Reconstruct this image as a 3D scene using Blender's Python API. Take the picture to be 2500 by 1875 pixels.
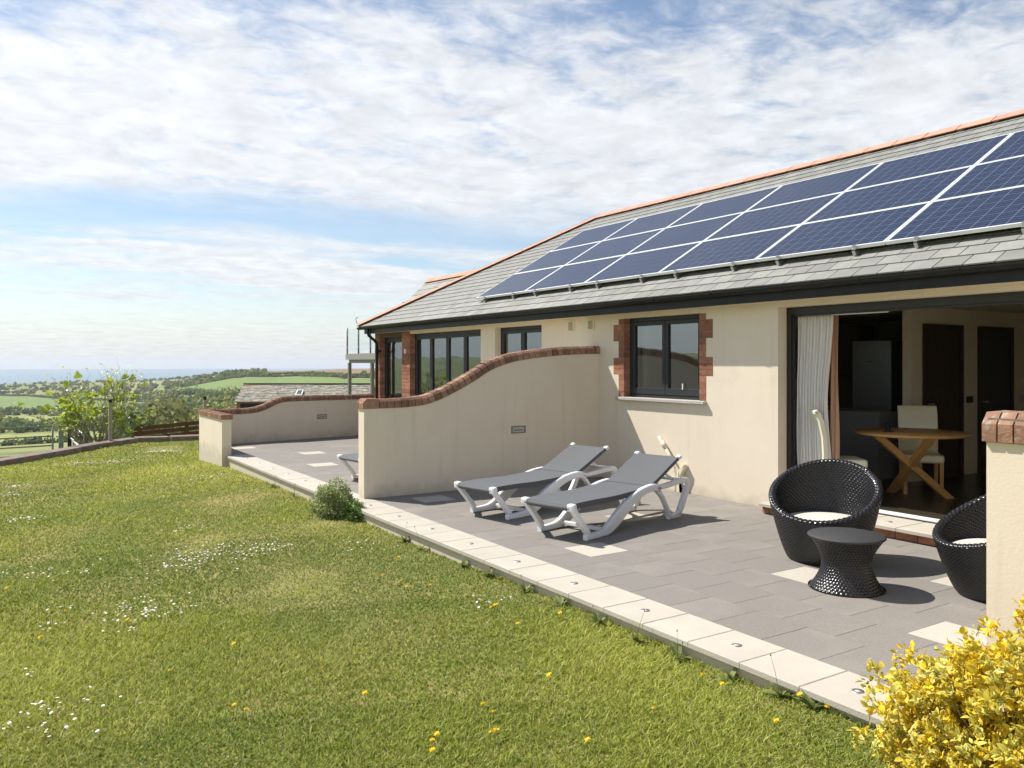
import bpy, math, random
import numpy as np
from mathutils import Vector, Matrix
R_=math.radians
random.seed(7); rng=np.random.default_rng(7)
S=bpy.context.scene
for o in list(bpy.data.objects): bpy.data.objects.remove(o)
C=S.collection
# ---------------------------------------------------------------- camera, light, sky
YAW=math.atan2(1255,1970); FX,FY=math.sin(YAW),math.cos(YAW); RX,RY=math.cos(YAW),-math.sin(YAW)
cam=bpy.data.cameras.new('Camera'); cam.sensor_width=36; cam.lens=1970/2500*36; cam.shift_y=-49.5/2500
cam.clip_start=.05; cam.clip_end=40000
co=bpy.data.objects.new('Camera',cam); C.objects.link(co); co.location=(0,0,1.66); co.rotation_euler=(R_(90),0,-YAW)
S.camera=co
S.render.resolution_x=1024; S.render.resolution_y=768
S.view_settings.view_transform='Standard'; S.view_settings.look='None'; S.view_settings.gamma=1; S.view_settings.exposure=0.63
SUN_EL=R_(51.5); SDX,SDY=.508,-.861      # horizontal travel of the light
sl=bpy.data.lights.new('Sun','SUN'); sl.energy=4.6; sl.angle=R_(.53); sl.color=(1,.95,.87)
so=bpy.data.objects.new('Sun',sl); C.objects.link(so); so.location=(-20,30,40)
so.rotation_euler=Vector((SDX*math.cos(SUN_EL),SDY*math.cos(SUN_EL),-math.sin(SUN_EL))).to_track_quat('-Z','Y').to_euler()
W=bpy.data.worlds.new('World'); S.world=W; W.use_nodes=True
def build_sky():
    nt=W.node_tree; N=nt.nodes; L=nt.links; N.clear()
    out=N.new('ShaderNodeOutputWorld')
    sky=N.new('ShaderNodeTexSky'); sky.sky_type='NISHITA'; sky.sun_disc=False
    sky.sun_elevation=SUN_EL; sky.sun_rotation=math.atan2(-SDX,-SDY)
    sky.altitude=80; sky.air_density=1.0; sky.dust_density=.3; sky.ozone_density=1.2
    tc=N.new('ShaderNodeTexCoord'); sep=N.new('ShaderNodeSeparateXYZ'); L.new(tc.outputs['Generated'],sep.inputs[0])
    def math_(op,a,b=None,c=None,clamp=False):
        m=N.new('ShaderNodeMath'); m.operation=op; m.use_clamp=clamp
        for i,v in enumerate((a,b,c)):
            if v is None: continue
            if isinstance(v,(int,float)): m.inputs[i].default_value=v
            else: L.new(v,m.inputs[i])
        return m.outputs[0]
    def ramp(x,lo,hi):
        m=N.new('ShaderNodeMapRange'); m.interpolation_type='SMOOTHSTEP'
        L.new(x,m.inputs[0]); m.inputs[1].default_value=lo; m.inputs[2].default_value=hi; return m.outputs[0]
    z=sep.outputs[2]; zc=math_('MAXIMUM',z,0.0)
    den=math_('ADD',zc,.09)
    cx=math_('DIVIDE',sep.outputs[0],den); cy=math_('DIVIDE',sep.outputs[1],den)
    comb=N.new('ShaderNodeCombineXYZ'); L.new(cx,comb.inputs[0]); L.new(cy,comb.inputs[1])
    def noise(scale,detail,rough,rot=0,sx=1,sy=1,off=(0,0,0),dist=0):
        mp=N.new('ShaderNodeMapping'); L.new(comb.outputs[0],mp.inputs[0]); mp.inputs['Rotation'].default_value=(0,0,rot)
        mp.inputs['Scale'].default_value=(sx,sy,1); mp.inputs['Location'].default_value=off
        n=N.new('ShaderNodeTexNoise'); L.new(mp.outputs[0],n.inputs['Vector']); n.inputs['Scale'].default_value=scale
        n.inputs['Detail'].default_value=detail; n.inputs['Roughness'].default_value=rough; n.inputs['Distortion'].default_value=dist
        return n.outputs[0]
    big=noise(.55,4,.55,rot=R_(25),sx=1,sy=1.2,off=(3.1,-1.7,0))
    puff=noise(9.5,4,.6,rot=R_(10),sx=1,sy=1.15,dist=.5)
    mid=noise(2.6,5,.6,rot=R_(18),sx=1,sy=1.25,off=(1.3,4.2,0),dist=.3)
    wisp=noise(.75,7,.6,rot=R_(57),sx=.6,sy=1.7,off=(5,2,0),dist=.3)
    # one sheet of broken altocumulus with a ragged lower edge, thin streaks below it, pale air at the horizon
    zz=math_('ADD',z,math_('ADD',math_('MULTIPLY',math_('SUBTRACT',big,.5),.10),math_('MULTIPLY',math_('SUBTRACT',wisp,.5),.07)))
    hi=ramp(zz,.150,.205)
    a=math_('ADD',math_('MULTIPLY',math_('SUBTRACT',puff,.5),.75),math_('ADD',math_('MULTIPLY',math_('SUBTRACT',mid,.5),1.15),math_('MULTIPLY',math_('SUBTRACT',big,.5),.9)))
    a=math_('ADD',math_('ADD',a,.33),math_('MULTIPLY',ramp(z,.27,.46),-.56))
    m1=math_('MULTIPLY',ramp(a,-.30,.30),hi)
    b=math_('ADD',math_('SUBTRACT',wisp,.5),math_('MULTIPLY',math_('SUBTRACT',mid,.5),.35))
    band=math_('MULTIPLY',ramp(zz,.06,.10),math_('SUBTRACT',1.0,ramp(zz,.130,.155)))
    m2=math_('MULTIPLY',ramp(b,-.20,.05),math_('MULTIPLY_ADD',band,.88,.10))
    low=math_('SUBTRACT',1.0,ramp(z,.0,.115))
    mask=math_('SUBTRACT',1.0,math_('MULTIPLY',math_('SUBTRACT',1.0,m1),math_('SUBTRACT',1.0,m2)))
    mask=math_('MAXIMUM',mask,math_('MULTIPLY',low,.90))
    mask=math_('MULTIPLY',mask,.95)
    # cloud brightness: shaded fluff, brighter towards the sun
    dt=N.new('ShaderNodeVectorMath'); dt.operation='DOT_PRODUCT'; L.new(tc.outputs['Generated'],dt.inputs[0])
    dt.inputs[1].default_value=(-SDX*math.cos(SUN_EL),-SDY*math.cos(SUN_EL),math.sin(SUN_EL))
    glow=ramp(dt.outputs['Value'],.35,1.0)
    shade=noise(5.5,5,.65,rot=R_(10),off=(.09,.13,0),dist=.4)
    val=math_('MULTIPLY_ADD',shade,.42,.39)
    val=math_('ADD',val,math_('MULTIPLY',glow,.10))
    val=math_('MULTIPLY',val,math_('MULTIPLY_ADD',ramp(z,.30,.62),-.13,1.0))
    bg1=N.new('ShaderNodeBackground'); L.new(sky.outputs[0],bg1.inputs[0]); bg1.inputs[1].default_value=.085
    bg2=N.new('ShaderNodeBackground'); bg2.inputs[0].default_value=(.945,.965,1,1); val=math_('MULTIPLY',val,math_('MULTIPLY_ADD',low,-.10,1.0)); L.new(val,bg2.inputs[1])
    mx=N.new('ShaderNodeMixShader'); L.new(mask,mx.inputs[0]); L.new(bg1.outputs[0],mx.inputs[1]); L.new(bg2.outputs[0],mx.inputs[2])
    L.new(mx.outputs[0],out.inputs[0])
build_sky()
# ---------------------------------------------------------------- helpers
def empty(name,loc=(0,0,0),rz=0,parent=None):
    o=bpy.data.objects.new(name,None); C.objects.link(o); o.location=loc; o.rotation_euler=(0,0,rz); o.empty_display_size=.1
    if parent: o.parent=parent
    return o
def tag(o,label=None,cat=None,group=None,kind=None):
    if label: o['label']=label
    if cat: o['category']=cat
    if group: o['group']=group
    if kind: o['kind']=kind
    return o
def link(name,me,parent=None,loc=(0,0,0),rot=(0,0,0),scale=None):
    o=bpy.data.objects.new(name,me); C.objects.link(o); o.location=loc; o.rotation_euler=rot
    if scale: o.scale=scale
    if parent: o.parent=parent
    return o
def copy_tree(o,parent=None):
    c=o.copy(); C.objects.link(c); c.parent=parent
    for ch in list(o.children): copy_tree(ch,c)
    return c
class MB:
    def __init__(s): s.v=[]; s.f=[]; s.sm=[]
    def add(s,vs,fs,smooth=False):
        b=len(s.v); s.v+=[tuple(p) for p in vs]; s.f+=[tuple(b+i for i in f) for f in fs]; s.sm+=[smooth]*len(fs); return s
    def box(s,x0,x1,y0,y1,z0,z1):
        return s.add([(x0,y0,z0),(x1,y0,z0),(x1,y1,z0),(x0,y1,z0),(x0,y0,z1),(x1,y0,z1),(x1,y1,z1),(x0,y1,z1)],
          [(0,3,2,1),(4,5,6,7),(0,1,5,4),(1,2,6,5),(2,3,7,6),(3,0,4,7)])
    def cbox(s,x0,x1,y0,y1,z0,z1,c=.01):       # box with chamfered top edge
        return s.add([(x0,y0,z0),(x1,y0,z0),(x1,y1,z0),(x0,y1,z0),(x0,y0,z1-c),(x1,y0,z1-c),(x1,y1,z1-c),(x0,y1,z1-c),
           (x0+c,y0+c,z1),(x1-c,y0+c,z1),(x1-c,y1-c,z1),(x0+c,y1-c,z1)],
          [(0,3,2,1),(8,9,10,11),(0,1,5,4),(1,2,6,5),(2,3,7,6),(3,0,4,7),(4,5,9,8),(5,6,10,9),(6,7,11,10),(7,4,8,11)])
    def prism(s,poly,axis,a0,a1):              # poly list of 2D points, extruded along axis ('x','y','z')
        n=len(poly)
        def P(u,v,a): return {'x':(a,u,v),'y':(u,a,v),'z':(u,v,a)}[axis]
        vs=[P(u,v,a0) for u,v in poly]+[P(u,v,a1) for u,v in poly]
        fs=[tuple(range(n-1,-1,-1)),tuple(range(n,2*n))]+[(i,(i+1)%n,n+(i+1)%n,n+i) for i in range(n)]
        return s.add(vs,fs)
    def tube(s,pts,r,n=8,smooth=True,cap=True):
        pts=[Vector(p) for p in pts]; rs=r if isinstance(r,(list,tuple)) else [r]*len(pts)
        vs=[];fs=[];up=None
        for i,p in enumerate(pts):
            t=(pts[min(i+1,len(pts)-1)]-pts[max(i-1,0)]).normalized()
            if up is None: up=Vector((0,0,1)) if abs(t.z)<.9 else Vector((1,0,0))
            a=t.cross(up).normalized(); b=a.cross(t).normalized(); up=b
            for k in range(n):
                q=2*math.pi*k/n; vs.append(p+a*(math.cos(q)*rs[i])+b*(math.sin(q)*rs[i]))
        for i in range(len(pts)-1):
            for k in range(n): fs.append((i*n+k,i*n+(k+1)%n,(i+1)*n+(k+1)%n,(i+1)*n+k))
        s.add(vs,fs,smooth)
        if cap:
            b=len(s.v)-len(vs); s.f.append(tuple(b+k for k in range(n-1,-1,-1))); s.sm.append(False)
            s.f.append(tuple(b+(len(pts)-1)*n+k for k in range(n))); s.sm.append(False)
        return s
    def lathe(s,prof,n=48,c=(0,0),smooth=True):
        vs=[];fs=[]
        for r,z in prof:
            for k in range(n): q=2*math.pi*k/n; vs.append((c[0]+r*math.cos(q),c[1]+r*math.sin(q),z))
        for i in range(len(prof)-1):
            for k in range(n): fs.append((i*n+k,i*n+(k+1)%n,(i+1)*n+(k+1)%n,(i+1)*n+k))
        s.add(vs,fs,smooth)
        return s
    def mesh(s,name,mat=None):
        me=bpy.data.meshes.new(name); me.from_pydata(s.v,[],s.f); 
        if any(s.sm): me.polygons.foreach_set('use_smooth',s.sm)
        if mat: me.materials.append(mat)
        return me
    def build(s,name,mat,parent=None,loc=(0,0,0),rot=(0,0,0),bevel=0,seg=2):
        o=link(name,s.mesh(name,mat),parent,loc,rot)
        if bevel:
            m=o.modifiers.new('bevel','BEVEL'); m.width=bevel; m.segments=seg; m.limit_method='ANGLE'; m.angle_limit=R_(40)
        return o
def np_mesh(name,verts,faces,mat,colors=None,smooth=False,matidx=None,mats=None):
    me=bpy.data.meshes.new(name); verts=np.asarray(verts,np.float32); faces=np.asarray(faces,np.int32)
    nv=len(verts); nf,k=faces.shape
    me.vertices.add(nv); me.vertices.foreach_set('co',verts.ravel())
    me.loops.add(nf*k); me.loops.foreach_set('vertex_index',faces.ravel())
    me.polygons.add(nf); me.polygons.foreach_set('loop_start',np.arange(0,nf*k,k,dtype=np.int32))
    try: me.polygons.foreach_set('loop_total',np.full(nf,k,np.int32))
    except Exception: pass
    for m in (mats or [mat]): me.materials.append(m)
    if matidx is not None: me.polygons.foreach_set('material_index',np.asarray(matidx,np.int32))
    if smooth: me.polygons.foreach_set('use_smooth',np.ones(nf,bool))
    if colors is not None:
        ca=me.color_attributes.new('col','FLOAT_COLOR','POINT')
        c=np.ones((nv,4),np.float32); c[:,:3]=colors; ca.data.foreach_set('color',c.ravel())
    me.update(calc_edges=True); me.validate()
    return me
MATS={}
def M(name,c1,c2=None,scale=6,rough=.7,bump=0,bscale=40,spec=.4,metal=0,rand=0,lo=.35,hi=.65,detail=5,coat=0,stretch=(1,1,1),attr=False,trans=0,dark=None,dscale=1.5,dlo=.55,dhi=.75,coord='Object',sheen=0,streak=None):
    m=bpy.data.materials.new(name); MATS[name]=m; m.use_nodes=True; nt=m.node_tree; N=nt.nodes; L=nt.links
    b=N['Principled BSDF']; b.inputs['Roughness'].default_value=rough; b.inputs['Metallic'].default_value=metal
    b.inputs['Specular IOR Level'].default_value=spec; b.inputs['Coat Weight'].default_value=coat
    if coat: b.inputs['Coat Roughness'].default_value=.15
    if sheen: b.inputs['Sheen Weight'].default_value=sheen
    tc=N.new('ShaderNodeTexCoord'); mp=N.new('ShaderNodeMapping'); L.new(tc.outputs[coord],mp.inputs[0]); mp.inputs['Scale'].default_value=stretch
    oi=N.new('ShaderNodeObjectInfo')
    va=N.new('ShaderNodeVectorMath'); va.operation='ADD'; L.new(mp.outputs[0],va.inputs[0])
    vm=N.new('ShaderNodeVectorMath'); vm.operation='SCALE'; vm.inputs[0].default_value=(37,53,71); L.new(oi.outputs['Random'],vm.inputs['Scale']); L.new(vm.outputs[0],va.inputs[1])
    vec=va.outputs[0] if rand else mp.outputs[0]
    def noise(sc,det=detail):
        n=N.new('ShaderNodeTexNoise'); n.inputs['Scale'].default_value=sc; n.inputs['Detail'].default_value=det; n.inputs['Roughness'].default_value=.6; L.new(vec,n.inputs['Vector']); return n.outputs[0]
    def mr(x,a,c,d=0.,e=1.):
        r=N.new('ShaderNodeMapRange'); L.new(x,r.inputs[0]); r.inputs[1].default_value=a; r.inputs[2].default_value=c; r.inputs[3].default_value=d; r.inputs[4].default_value=e; return r.outputs[0]
    def mix(fac,a,c,typ='MIX'):
        x=N.new('ShaderNodeMix'); x.data_type='RGBA'; x.blend_type=typ
        if isinstance(fac,(int,float)): x.inputs[0].default_value=fac
        else: L.new(fac,x.inputs[0])
        for i,v in ((6,a),(7,c)):
            if isinstance(v,tuple): x.inputs[i].default_value=(*v,1)
            else: L.new(v,x.inputs[i])
        return x.outputs[2]
    col=c1
    if attr:
        a=N.new('ShaderNodeVertexColor'); a.layer_name='col'; col=a.outputs[0]
    if c2: col=mix(mr(noise(scale),lo,hi),col,c2)
    if dark: col=mix(mr(noise(dscale,6),dlo,dhi,0,.85),col,dark)
    if streak:
        mp2=N.new('ShaderNodeMapping'); L.new(tc.outputs[coord],mp2.inputs[0]); mp2.inputs['Scale'].default_value=(9,9,.55)
        n2=N.new('ShaderNodeTexNoise'); n2.inputs['Scale'].default_value=1.0; n2.inputs['Detail'].default_value=6; n2.inputs['Roughness'].default_value=.7; L.new(mp2.outputs[0],n2.inputs['Vector'])
        col=mix(mr(n2.outputs[0],.56,.80,0,.42),col,streak)
        n3=N.new('ShaderNodeTexNoise'); n3.inputs['Scale'].default_value=14; n3.inputs['Detail'].default_value=3; L.new(tc.outputs[coord],n3.inputs['Vector'])
        col=mix(mr(n3.outputs[0],.72,.80,0,.25),col,streak)
        sz=N.new('ShaderNodeSeparateXYZ'); L.new(tc.outputs[coord],sz.inputs[0]); n4=N.new('ShaderNodeTexNoise'); n4.inputs['Scale'].default_value=5; n4.inputs['Detail'].default_value=6; L.new(tc.outputs[coord],n4.inputs['Vector'])
        hs=N.new('ShaderNodeMath'); hs.operation='MULTIPLY_ADD'; L.new(n4.outputs[0],hs.inputs[0]); hs.inputs[1].default_value=-.45; L.new(sz.outputs[2],hs.inputs[2])
        col=mix(mr(hs.outputs[0],-.26,-.06,.55,0.),col,(.42,.38,.29))
    if rand:
        h=N.new('ShaderNodeHueSaturation'); 
        if isinstance(col,tuple): h.inputs['Color'].default_value=(*col,1)
        else: L.new(col,h.inputs['Color'])
        L.new(mr(oi.outputs['Random'],0,1,1-rand,1+rand),h.inputs['Value']); col=h.outputs[0]
    if isinstance(col,tuple): b.inputs['Base Color'].default_value=(*col,1)
    else: L.new(col,b.inputs['Base Color'])
    if bump:
        bp=N.new('ShaderNodeBump'); bp.inputs['Strength'].default_value=min(1,bump); bp.inputs['Distance'].default_value=.01*max(1,bump); L.new(noise(bscale,3),bp.inputs['Height']); L.new(bp.outputs[0],b.inputs['Normal'])
    if trans:
        tr=N.new('ShaderNodeBsdfTranslucent'); ms=N.new('ShaderNodeMixShader'); ms.inputs[0].default_value=trans
        if isinstance(col,tuple): tr.inputs[0].default_value=(*col,1)
        else: L.new(col,tr.inputs[0])
        L.new(b.outputs[0],ms.inputs[1]); L.new(tr.outputs[0],ms.inputs[2]); L.new(ms.outputs[0],N['Material Output'].inputs[0])
    return m
def glass_mat(name,ior,tint=(1,1,1),rough=0.):
    m=bpy.data.materials.new(name); m.use_nodes=True; nt=m.node_tree; N=nt.nodes; L=nt.links; N.clear()
    o=N.new('ShaderNodeOutputMaterial'); t=N.new('ShaderNodeBsdfTransparent'); t.inputs[0].default_value=(*tint,1)
    g=N.new('ShaderNodeBsdfGlossy'); g.inputs['Roughness'].default_value=rough; g.inputs[0].default_value=(.84,.94,1,1)
    fr=N.new('ShaderNodeFresnel'); fr.inputs[0].default_value=ior
    tc=N.new('ShaderNodeTexCoord'); n=N.new('ShaderNodeTexNoise'); n.inputs['Scale'].default_value=1.6; n.inputs['Detail'].default_value=1; L.new(tc.outputs['Object'],n.inputs['Vector'])
    bp=N.new('ShaderNodeBump'); bp.inputs['Strength'].default_value=.12; bp.inputs['Distance'].default_value=.02; L.new(n.outputs[0],bp.inputs['Height']); L.new(bp.outputs[0],g.inputs['Normal'])
    mx=N.new('ShaderNodeMixShader'); ge=N.new('ShaderNodeNewGeometry'); ml=N.new('ShaderNodeMath'); ml.operation='MULTIPLY_ADD'; L.new(ge.outputs['Backfacing'],ml.inputs[0]); ml.inputs[1].default_value=-1; ml.inputs[2].default_value=1; m3=N.new('ShaderNodeMath'); m3.operation='MULTIPLY'; L.new(fr.outputs[0],m3.inputs[0]); L.new(ml.outputs[0],m3.inputs[1]); L.new(m3.outputs[0],mx.inputs[0]); L.new(t.outputs[0],mx.inputs[1]); L.new(g.outputs[0],mx.inputs[2]); L.new(mx.outputs[0],o.inputs[0])
    return m
def sines(x,y,seed,sc):                       # cheap smooth noise in numpy, about -1..1
    r=np.random.default_rng(seed); z=0
    for k in range(7):
        a=r.uniform(0,6.283); f=sc*r.uniform(.6,1.7); p=r.uniform(0,6.283); z=z+np.sin(x*math.cos(a)*f+y*math.sin(a)*f+p+1.3*np.sin(x*.37*sc*math.sin(a*1.7)+y*.41*sc+p))
    return z/3.2
# ---------------------------------------------------------------- materials
render_m=M('cream_render',(.75,.665,.54),(.72,.63,.505),scale=1.6,rough=.9,bump=.10,bscale=70,spec=.2,dark=(.62,.545,.445),dscale=2.2,dlo=.60,dhi=.86,streak=(.50,.44,.36))
render_in=M('interior_paint',(.70,.63,.50),(.66,.59,.47),rough=.9)
brick_m=M('red_brick',(.37,.175,.11),(.27,.115,.072),scale=14,rough=.9,bump=.6,bscale=90,spec=.15,rand=.28,dark=(.42,.33,.26),dscale=9,dlo=.60,dhi=.80)
cap_m=M('cap_brick',(.33,.19,.13),(.23,.135,.095),scale=18,rough=.95,bump=.45,bscale=70,spec=.1,rand=.3,dark=(.42,.37,.31),dscale=13,dlo=.58,dhi=.72)
mortar_m=M('mortar',(.26,.22,.18),(.16,.14,.12),scale=9,rough=.95,bump=.5,bscale=60,spec=.1)
slate_m=M('grey_slate',(.265,.262,.24),(.215,.215,.20),scale=5,rough=.62,bump=.25,bscale=60,spec=.3,rand=.15,dark=(.31,.29,.22),dscale=7,dlo=.62,dhi=.8)
terra_m=M('terracotta_ridge',(.62,.32,.235),(.55,.27,.19),scale=5,rough=.85,bump=.25,bscale=80,spec=.2,rand=.07)
black_m=M('black_plastic',(.010,.011,.012),(.016,.016,.017),scale=8,rough=.5,spec=.3)
anth_m=M('anthracite_frame',(.030,.032,.036),rough=.5,spec=.35)
frame2_m=M('dark_bronze_frame',(.02,.018,.018),rough=.45,spec=.5)
pav_m=M('grey_paver',(.255,.234,.210),(.19,.175,.158),scale=120,rough=.85,bump=.35,bscale=160,spec=.25,rand=.02,detail=3,dark=(.30,.275,.245),dscale=1.1,dlo=.5,dhi=.8)
palepav_m=M('cream_paver',(.485,.445,.38),(.45,.41,.35),scale=30,rough=.8,bump=.2,bscale=120,spec=.25,rand=.03)
coping_m=M('cream_coping',(.49,.45,.385),(.44,.405,.345),scale=3,rough=.8,bump=.25,bscale=90,spec=.25,rand=.03,dark=(.50,.45,.37),dscale=5,dlo=.66,dhi=.86)
grout_m=M('sand_joint',(.40,.36,.30),(.13,.12,.10),scale=2.5,rough=.95,spec=.1)
steel_m=M('brushed_steel',(.55,.55,.54),rough=.35,metal=.9)
alu_m=M('solar_frame',(.78,.79,.80),rough=.38,metal=.35,spec=.5)
dirtyalu_m=M('weathered_frame_edge',(.55,.53,.47),(.36,.34,.29),scale=14,rough=.6,metal=.2)
white_m=M('white_resin',(.80,.81,.83),(.76,.77,.79),scale=4,rough=.38,spec=.5)
sling_m=M('grey_sling',(.085,.09,.098),(.07,.075,.083),scale=260,rough=.7,bump=.35,bscale=420,spec=.35,detail=2,sheen=.25)
wick_m=M('black_wicker',(.009,.009,.010),(.014,.013,.014),scale=30,rough=.27,spec=.55)
wickflat_m=M('black_wicker_top',(.035,.035,.036),(.05,.05,.05),scale=150,rough=.55,bump=.5,bscale=200,spec=.4)
cush_m=M('pale_cushion',(.60,.545,.48),(.56,.50,.44),scale=12,rough=.9,bump=.15,bscale=200,spec=.1)
oak_m=M('light_oak',(.50,.29,.10),(.40,.22,.07),scale=6,rough=.5,stretch=(1,8,8),spec=.4)
leather_m=M('cream_leather',(.78,.76,.58),(.73,.70,.53),scale=5,rough=.33,spec=.5)
curt_m=M('white_voile',(.93,.91,.88),rough=.9,trans=.2)
peach_m=M('peach_lining',(.78,.54,.38),rough=.9,trans=.45)
wood_dark=M('dark_wood',(.045,.026,.016),(.03,.018,.011),scale=4,rough=.5,stretch=(6,6,1))
floor_in=M('dark_floor_tile',(.05,.045,.03),(.035,.03,.022),scale=3,rough=.28)
pane_m=glass_mat('window_glass',2.8,(.70,.74,.74)); clear_m=glass_mat('balcony_glass',1.45,(.93,.97,.96))
pvc_m=M('cream_pvc',(.72,.68,.52),rough=.4)
# ---------------------------------------------------------------- terrain, sea, lawn
ANG=[-180,-110,-75,-58,-40,-25.5,-17.5,-10,20,70,120,180]
DS=np.log([14,25,40,100,200,400,800,1500,2500,3000,3500,14000])
TZ=np.array([[-1.6,-2,-2,-1,4,12,20,25,25,15,-20,-90],[-1.6,-2,-3,-5,-4,2,15,26,24,10,-20,-90],
[-1.6,-2.4,-4,-8,-12,-12,4,20,16,0,-40,-90],[-1.6,-2.4,-4,-9,-16,-24,-12,14,14,-10,-50,-90],
[-1.6,-2.4,-4.2,-9.5,-17.5,-30,-46,-60,-63,-66,-90,-90],[-1.6,-2.4,-4.2,-9.2,-17,-29,-42,-46,-50,-58,-90,-90],
[-1.6,-2.4,-3.6,-7,-14,-24,-21,-9.5,-30,-55,-90,-90],[-1.6,-2.2,-3.2,-6,-12,-20,-14,-5,-20,-50,-90,-90],
[-1.6,-2,-3,-5,-8,-10,0,10,0,-30,-90,-90],[-1.6,-2,-2,-2,2,10,20,25,20,0,-60,-90],
[-1.6,-2,-2,0,6,15,22,28,25,10,-40,-90],[-1.6,-2,-2,-1,4,12,20,25,25,15,-20,-90]])
def tz(x,y):
    x=np.atleast_1d(np.asarray(x,float)); y=np.atleast_1d(np.asarray(y,float))
    a=np.degrees(np.arctan2(x*RX+y*RY,x*FX+y*FY)); D=np.hypot(x,y)
    i=np.clip(np.searchsorted(ANG,a)-1,0,len(ANG)-2); A=np.array(ANG,float)
    t=(a-A[i])/(A[i+1]-A[i]); t=t*t*(3-2*t)
    ld=np.clip(np.log(np.maximum(D,14)),DS[0],DS[-1]-1e-6); j=np.clip(np.searchsorted(DS,ld,side='right')-1,0,len(DS)-2); u=(ld-DS[j])/(DS[j+1]-DS[j])
    z0=TZ[i,j]*(1-u)+TZ[i,j+1]*u; z1=TZ[i+1,j]*(1-u)+TZ[i+1,j+1]*u
    z=z0*(1-t)+z1*t; am=np.minimum(1,D/600)
    return z+am*(1.6*np.sin(x*.011+y*.004)+1.3*np.sin(y*.009-x*.006+1.3)+.6*np.sin(x*.03+2)*np.cos(y*.027))
FIELDS=[('meadow',[(-120,1900),(3,1649),(40,1425),(73,1266),(144,1097),(160,840),(150,731),(128,800),(70,900),(40,960),(2,1000),(-90,1120)]),
('pasture',[(-60,808),(1,790),(12,815),(43,740),(90,669),(80,520),(33,490),(13,500),(1,540),(-50,560)]),
('pasture',[(-35,440),(3,430),(24,420),(70,400),(60,300),(20,305),(-35,330)]),
('meadow',[(225,1275),(242,1108),(263,986),(301,939),(296,776),(345,742),(225,489),(166,640),(165,782),(188,1065)]),
('meadow',[(266,1417),(261,1047),(273,1015),(254,1165)]),('meadow',[(310,956),(325,947),(316,823),(345,788),(326,757),(304,791)]),
('plough',[(340,1400),(420,1500),(600,1500),(560,1233),(349,812),(329,922),(334,988)])]
def inpoly(x,y,P):
    c=np.zeros(x.shape,bool); n=len(P)
    for i in range(n):
        x1,y1=P[i]; x2,y2=P[i-1]
        c^=((y1>y)!=(y2>y))&(x<(x2-x1)*(y-y1)/((y2-y1)+1e-9)+x1)
    return c
wild_m=M('rough_pasture',(.20,.23,.085),(.27,.265,.115),scale=.012,rough=.95,spec=.1,lo=.4,hi=.6,detail=8,dark=(.11,.14,.055),dscale=.02,dlo=.52,dhi=.60)
mead_m=M('young_crop',(.17,.225,.075),(.15,.205,.068),scale=.02,rough=.95,spec=.1,detail=8)
past_m=M('dry_pasture',(.29,.305,.11),(.24,.27,.09),scale=.03,rough=.95,spec=.1,detail=8)
plough_m=M('ploughed_earth',(.25,.165,.11),(.21,.145,.095),scale=.02,rough=.95,spec=.1,detail=6)
near_m=M('near_field',(.15,.22,.055),(.20,.24,.075),scale=.3,rough=.95,spec=.1,detail=8)
def build_terrain():
    angs=np.concatenate([np.arange(-180,-36,3.0),np.arange(-36,-7,.18),np.arange(-7,180,3.0)]); angs=np.append(angs,180.0)
    ds=np.concatenate([[3],np.exp(np.linspace(math.log(12),math.log(3600),190))])
    A,D=np.meshgrid(np.radians(angs),ds)
    x=D*(FX*np.cos(A)+RX*np.sin(A)); y=D*(FY*np.cos(A)+RY*np.sin(A)); z=tz(x.ravel(),y.ravel()).reshape(x.shape)
    n=len(angs); m=len(ds); idx=np.arange(n*m).reshape(m,n)
    f=np.stack([idx[:-1,:-1],idx[:-1,1:],idx[1:,1:],idx[1:,:-1]],-1).reshape(-1,4)
    cxx=(x[:-1,:-1]+x[1:,1:])/2; cyy=(y[:-1,:-1]+y[1:,1:])/2; mi=np.zeros(cxx.shape,int)
    mi[np.hypot(cxx,cyy)<150]=4
    for k,P in FIELDS: mi[inpoly(cxx,cyy,P)]={'meadow':1,'pasture':2,'plough':3}[k]
    V=np.stack([x.ravel(),y.ravel(),z.ravel()],1)
    me=np_mesh('terrain',V,f[:,::-1],None,smooth=True,matidx=mi.ravel(),mats=[wild_m,mead_m,past_m,plough_m,near_m])
    tag(link('terrain',me),kind='structure')
build_terrain()
sea_m=M('sea_water',(.10,.19,.235),(.085,.17,.22),scale=.002,rough=.45,spec=.4)
def build_sea():
    n=180; mb=MB(); vs=[]; rad=[600,14000]
    for r in rad:
        for k in range(n): q=2*math.pi*k/n; vs.append((r*math.cos(q),r*math.sin(q),-77))
    mb.add(vs,[(k,(k+1)%n,n+(k+1)%n,n+k) for k in range(n)])
    tag(mb.build('sea',sea_m),kind='structure')
build_sea()
KERB=[(-6.5,9.0),(-4.2,12.6),(-2.0,15.7),(.03,18.6),(.8,19.5),(1.6,20.5),(2.2,21.25),(2.9,21.7),(3.7,21.85),(4.6,21.85)]
def lawn_z(x,y):
    x=np.asarray(x,float); y=np.asarray(y,float)
    z=-.10-.028*np.clip((x-3.0)/.4,0,1)*(y>2.9)-.038*np.maximum(0,2.8-x)*np.clip((y-5)/9,0,1)-.015*np.maximum(0,y-9)
    near=np.exp(-((x-1.2)**2+(y-1.5)**2)/14.)
    return z+.05*near+.012*np.sin(x*1.3+y*.7)+.010*np.sin(y*1.9-x*.6)
LAWN=[(3.5,-3.0),(3.5,15.0),(3.44,15.05),(3.44,16.95),(4.6,17.0),(4.6,21.85)]+[p for p in KERB[::-1]][1:]+[(-9,5),(-9,-3)]
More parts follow.
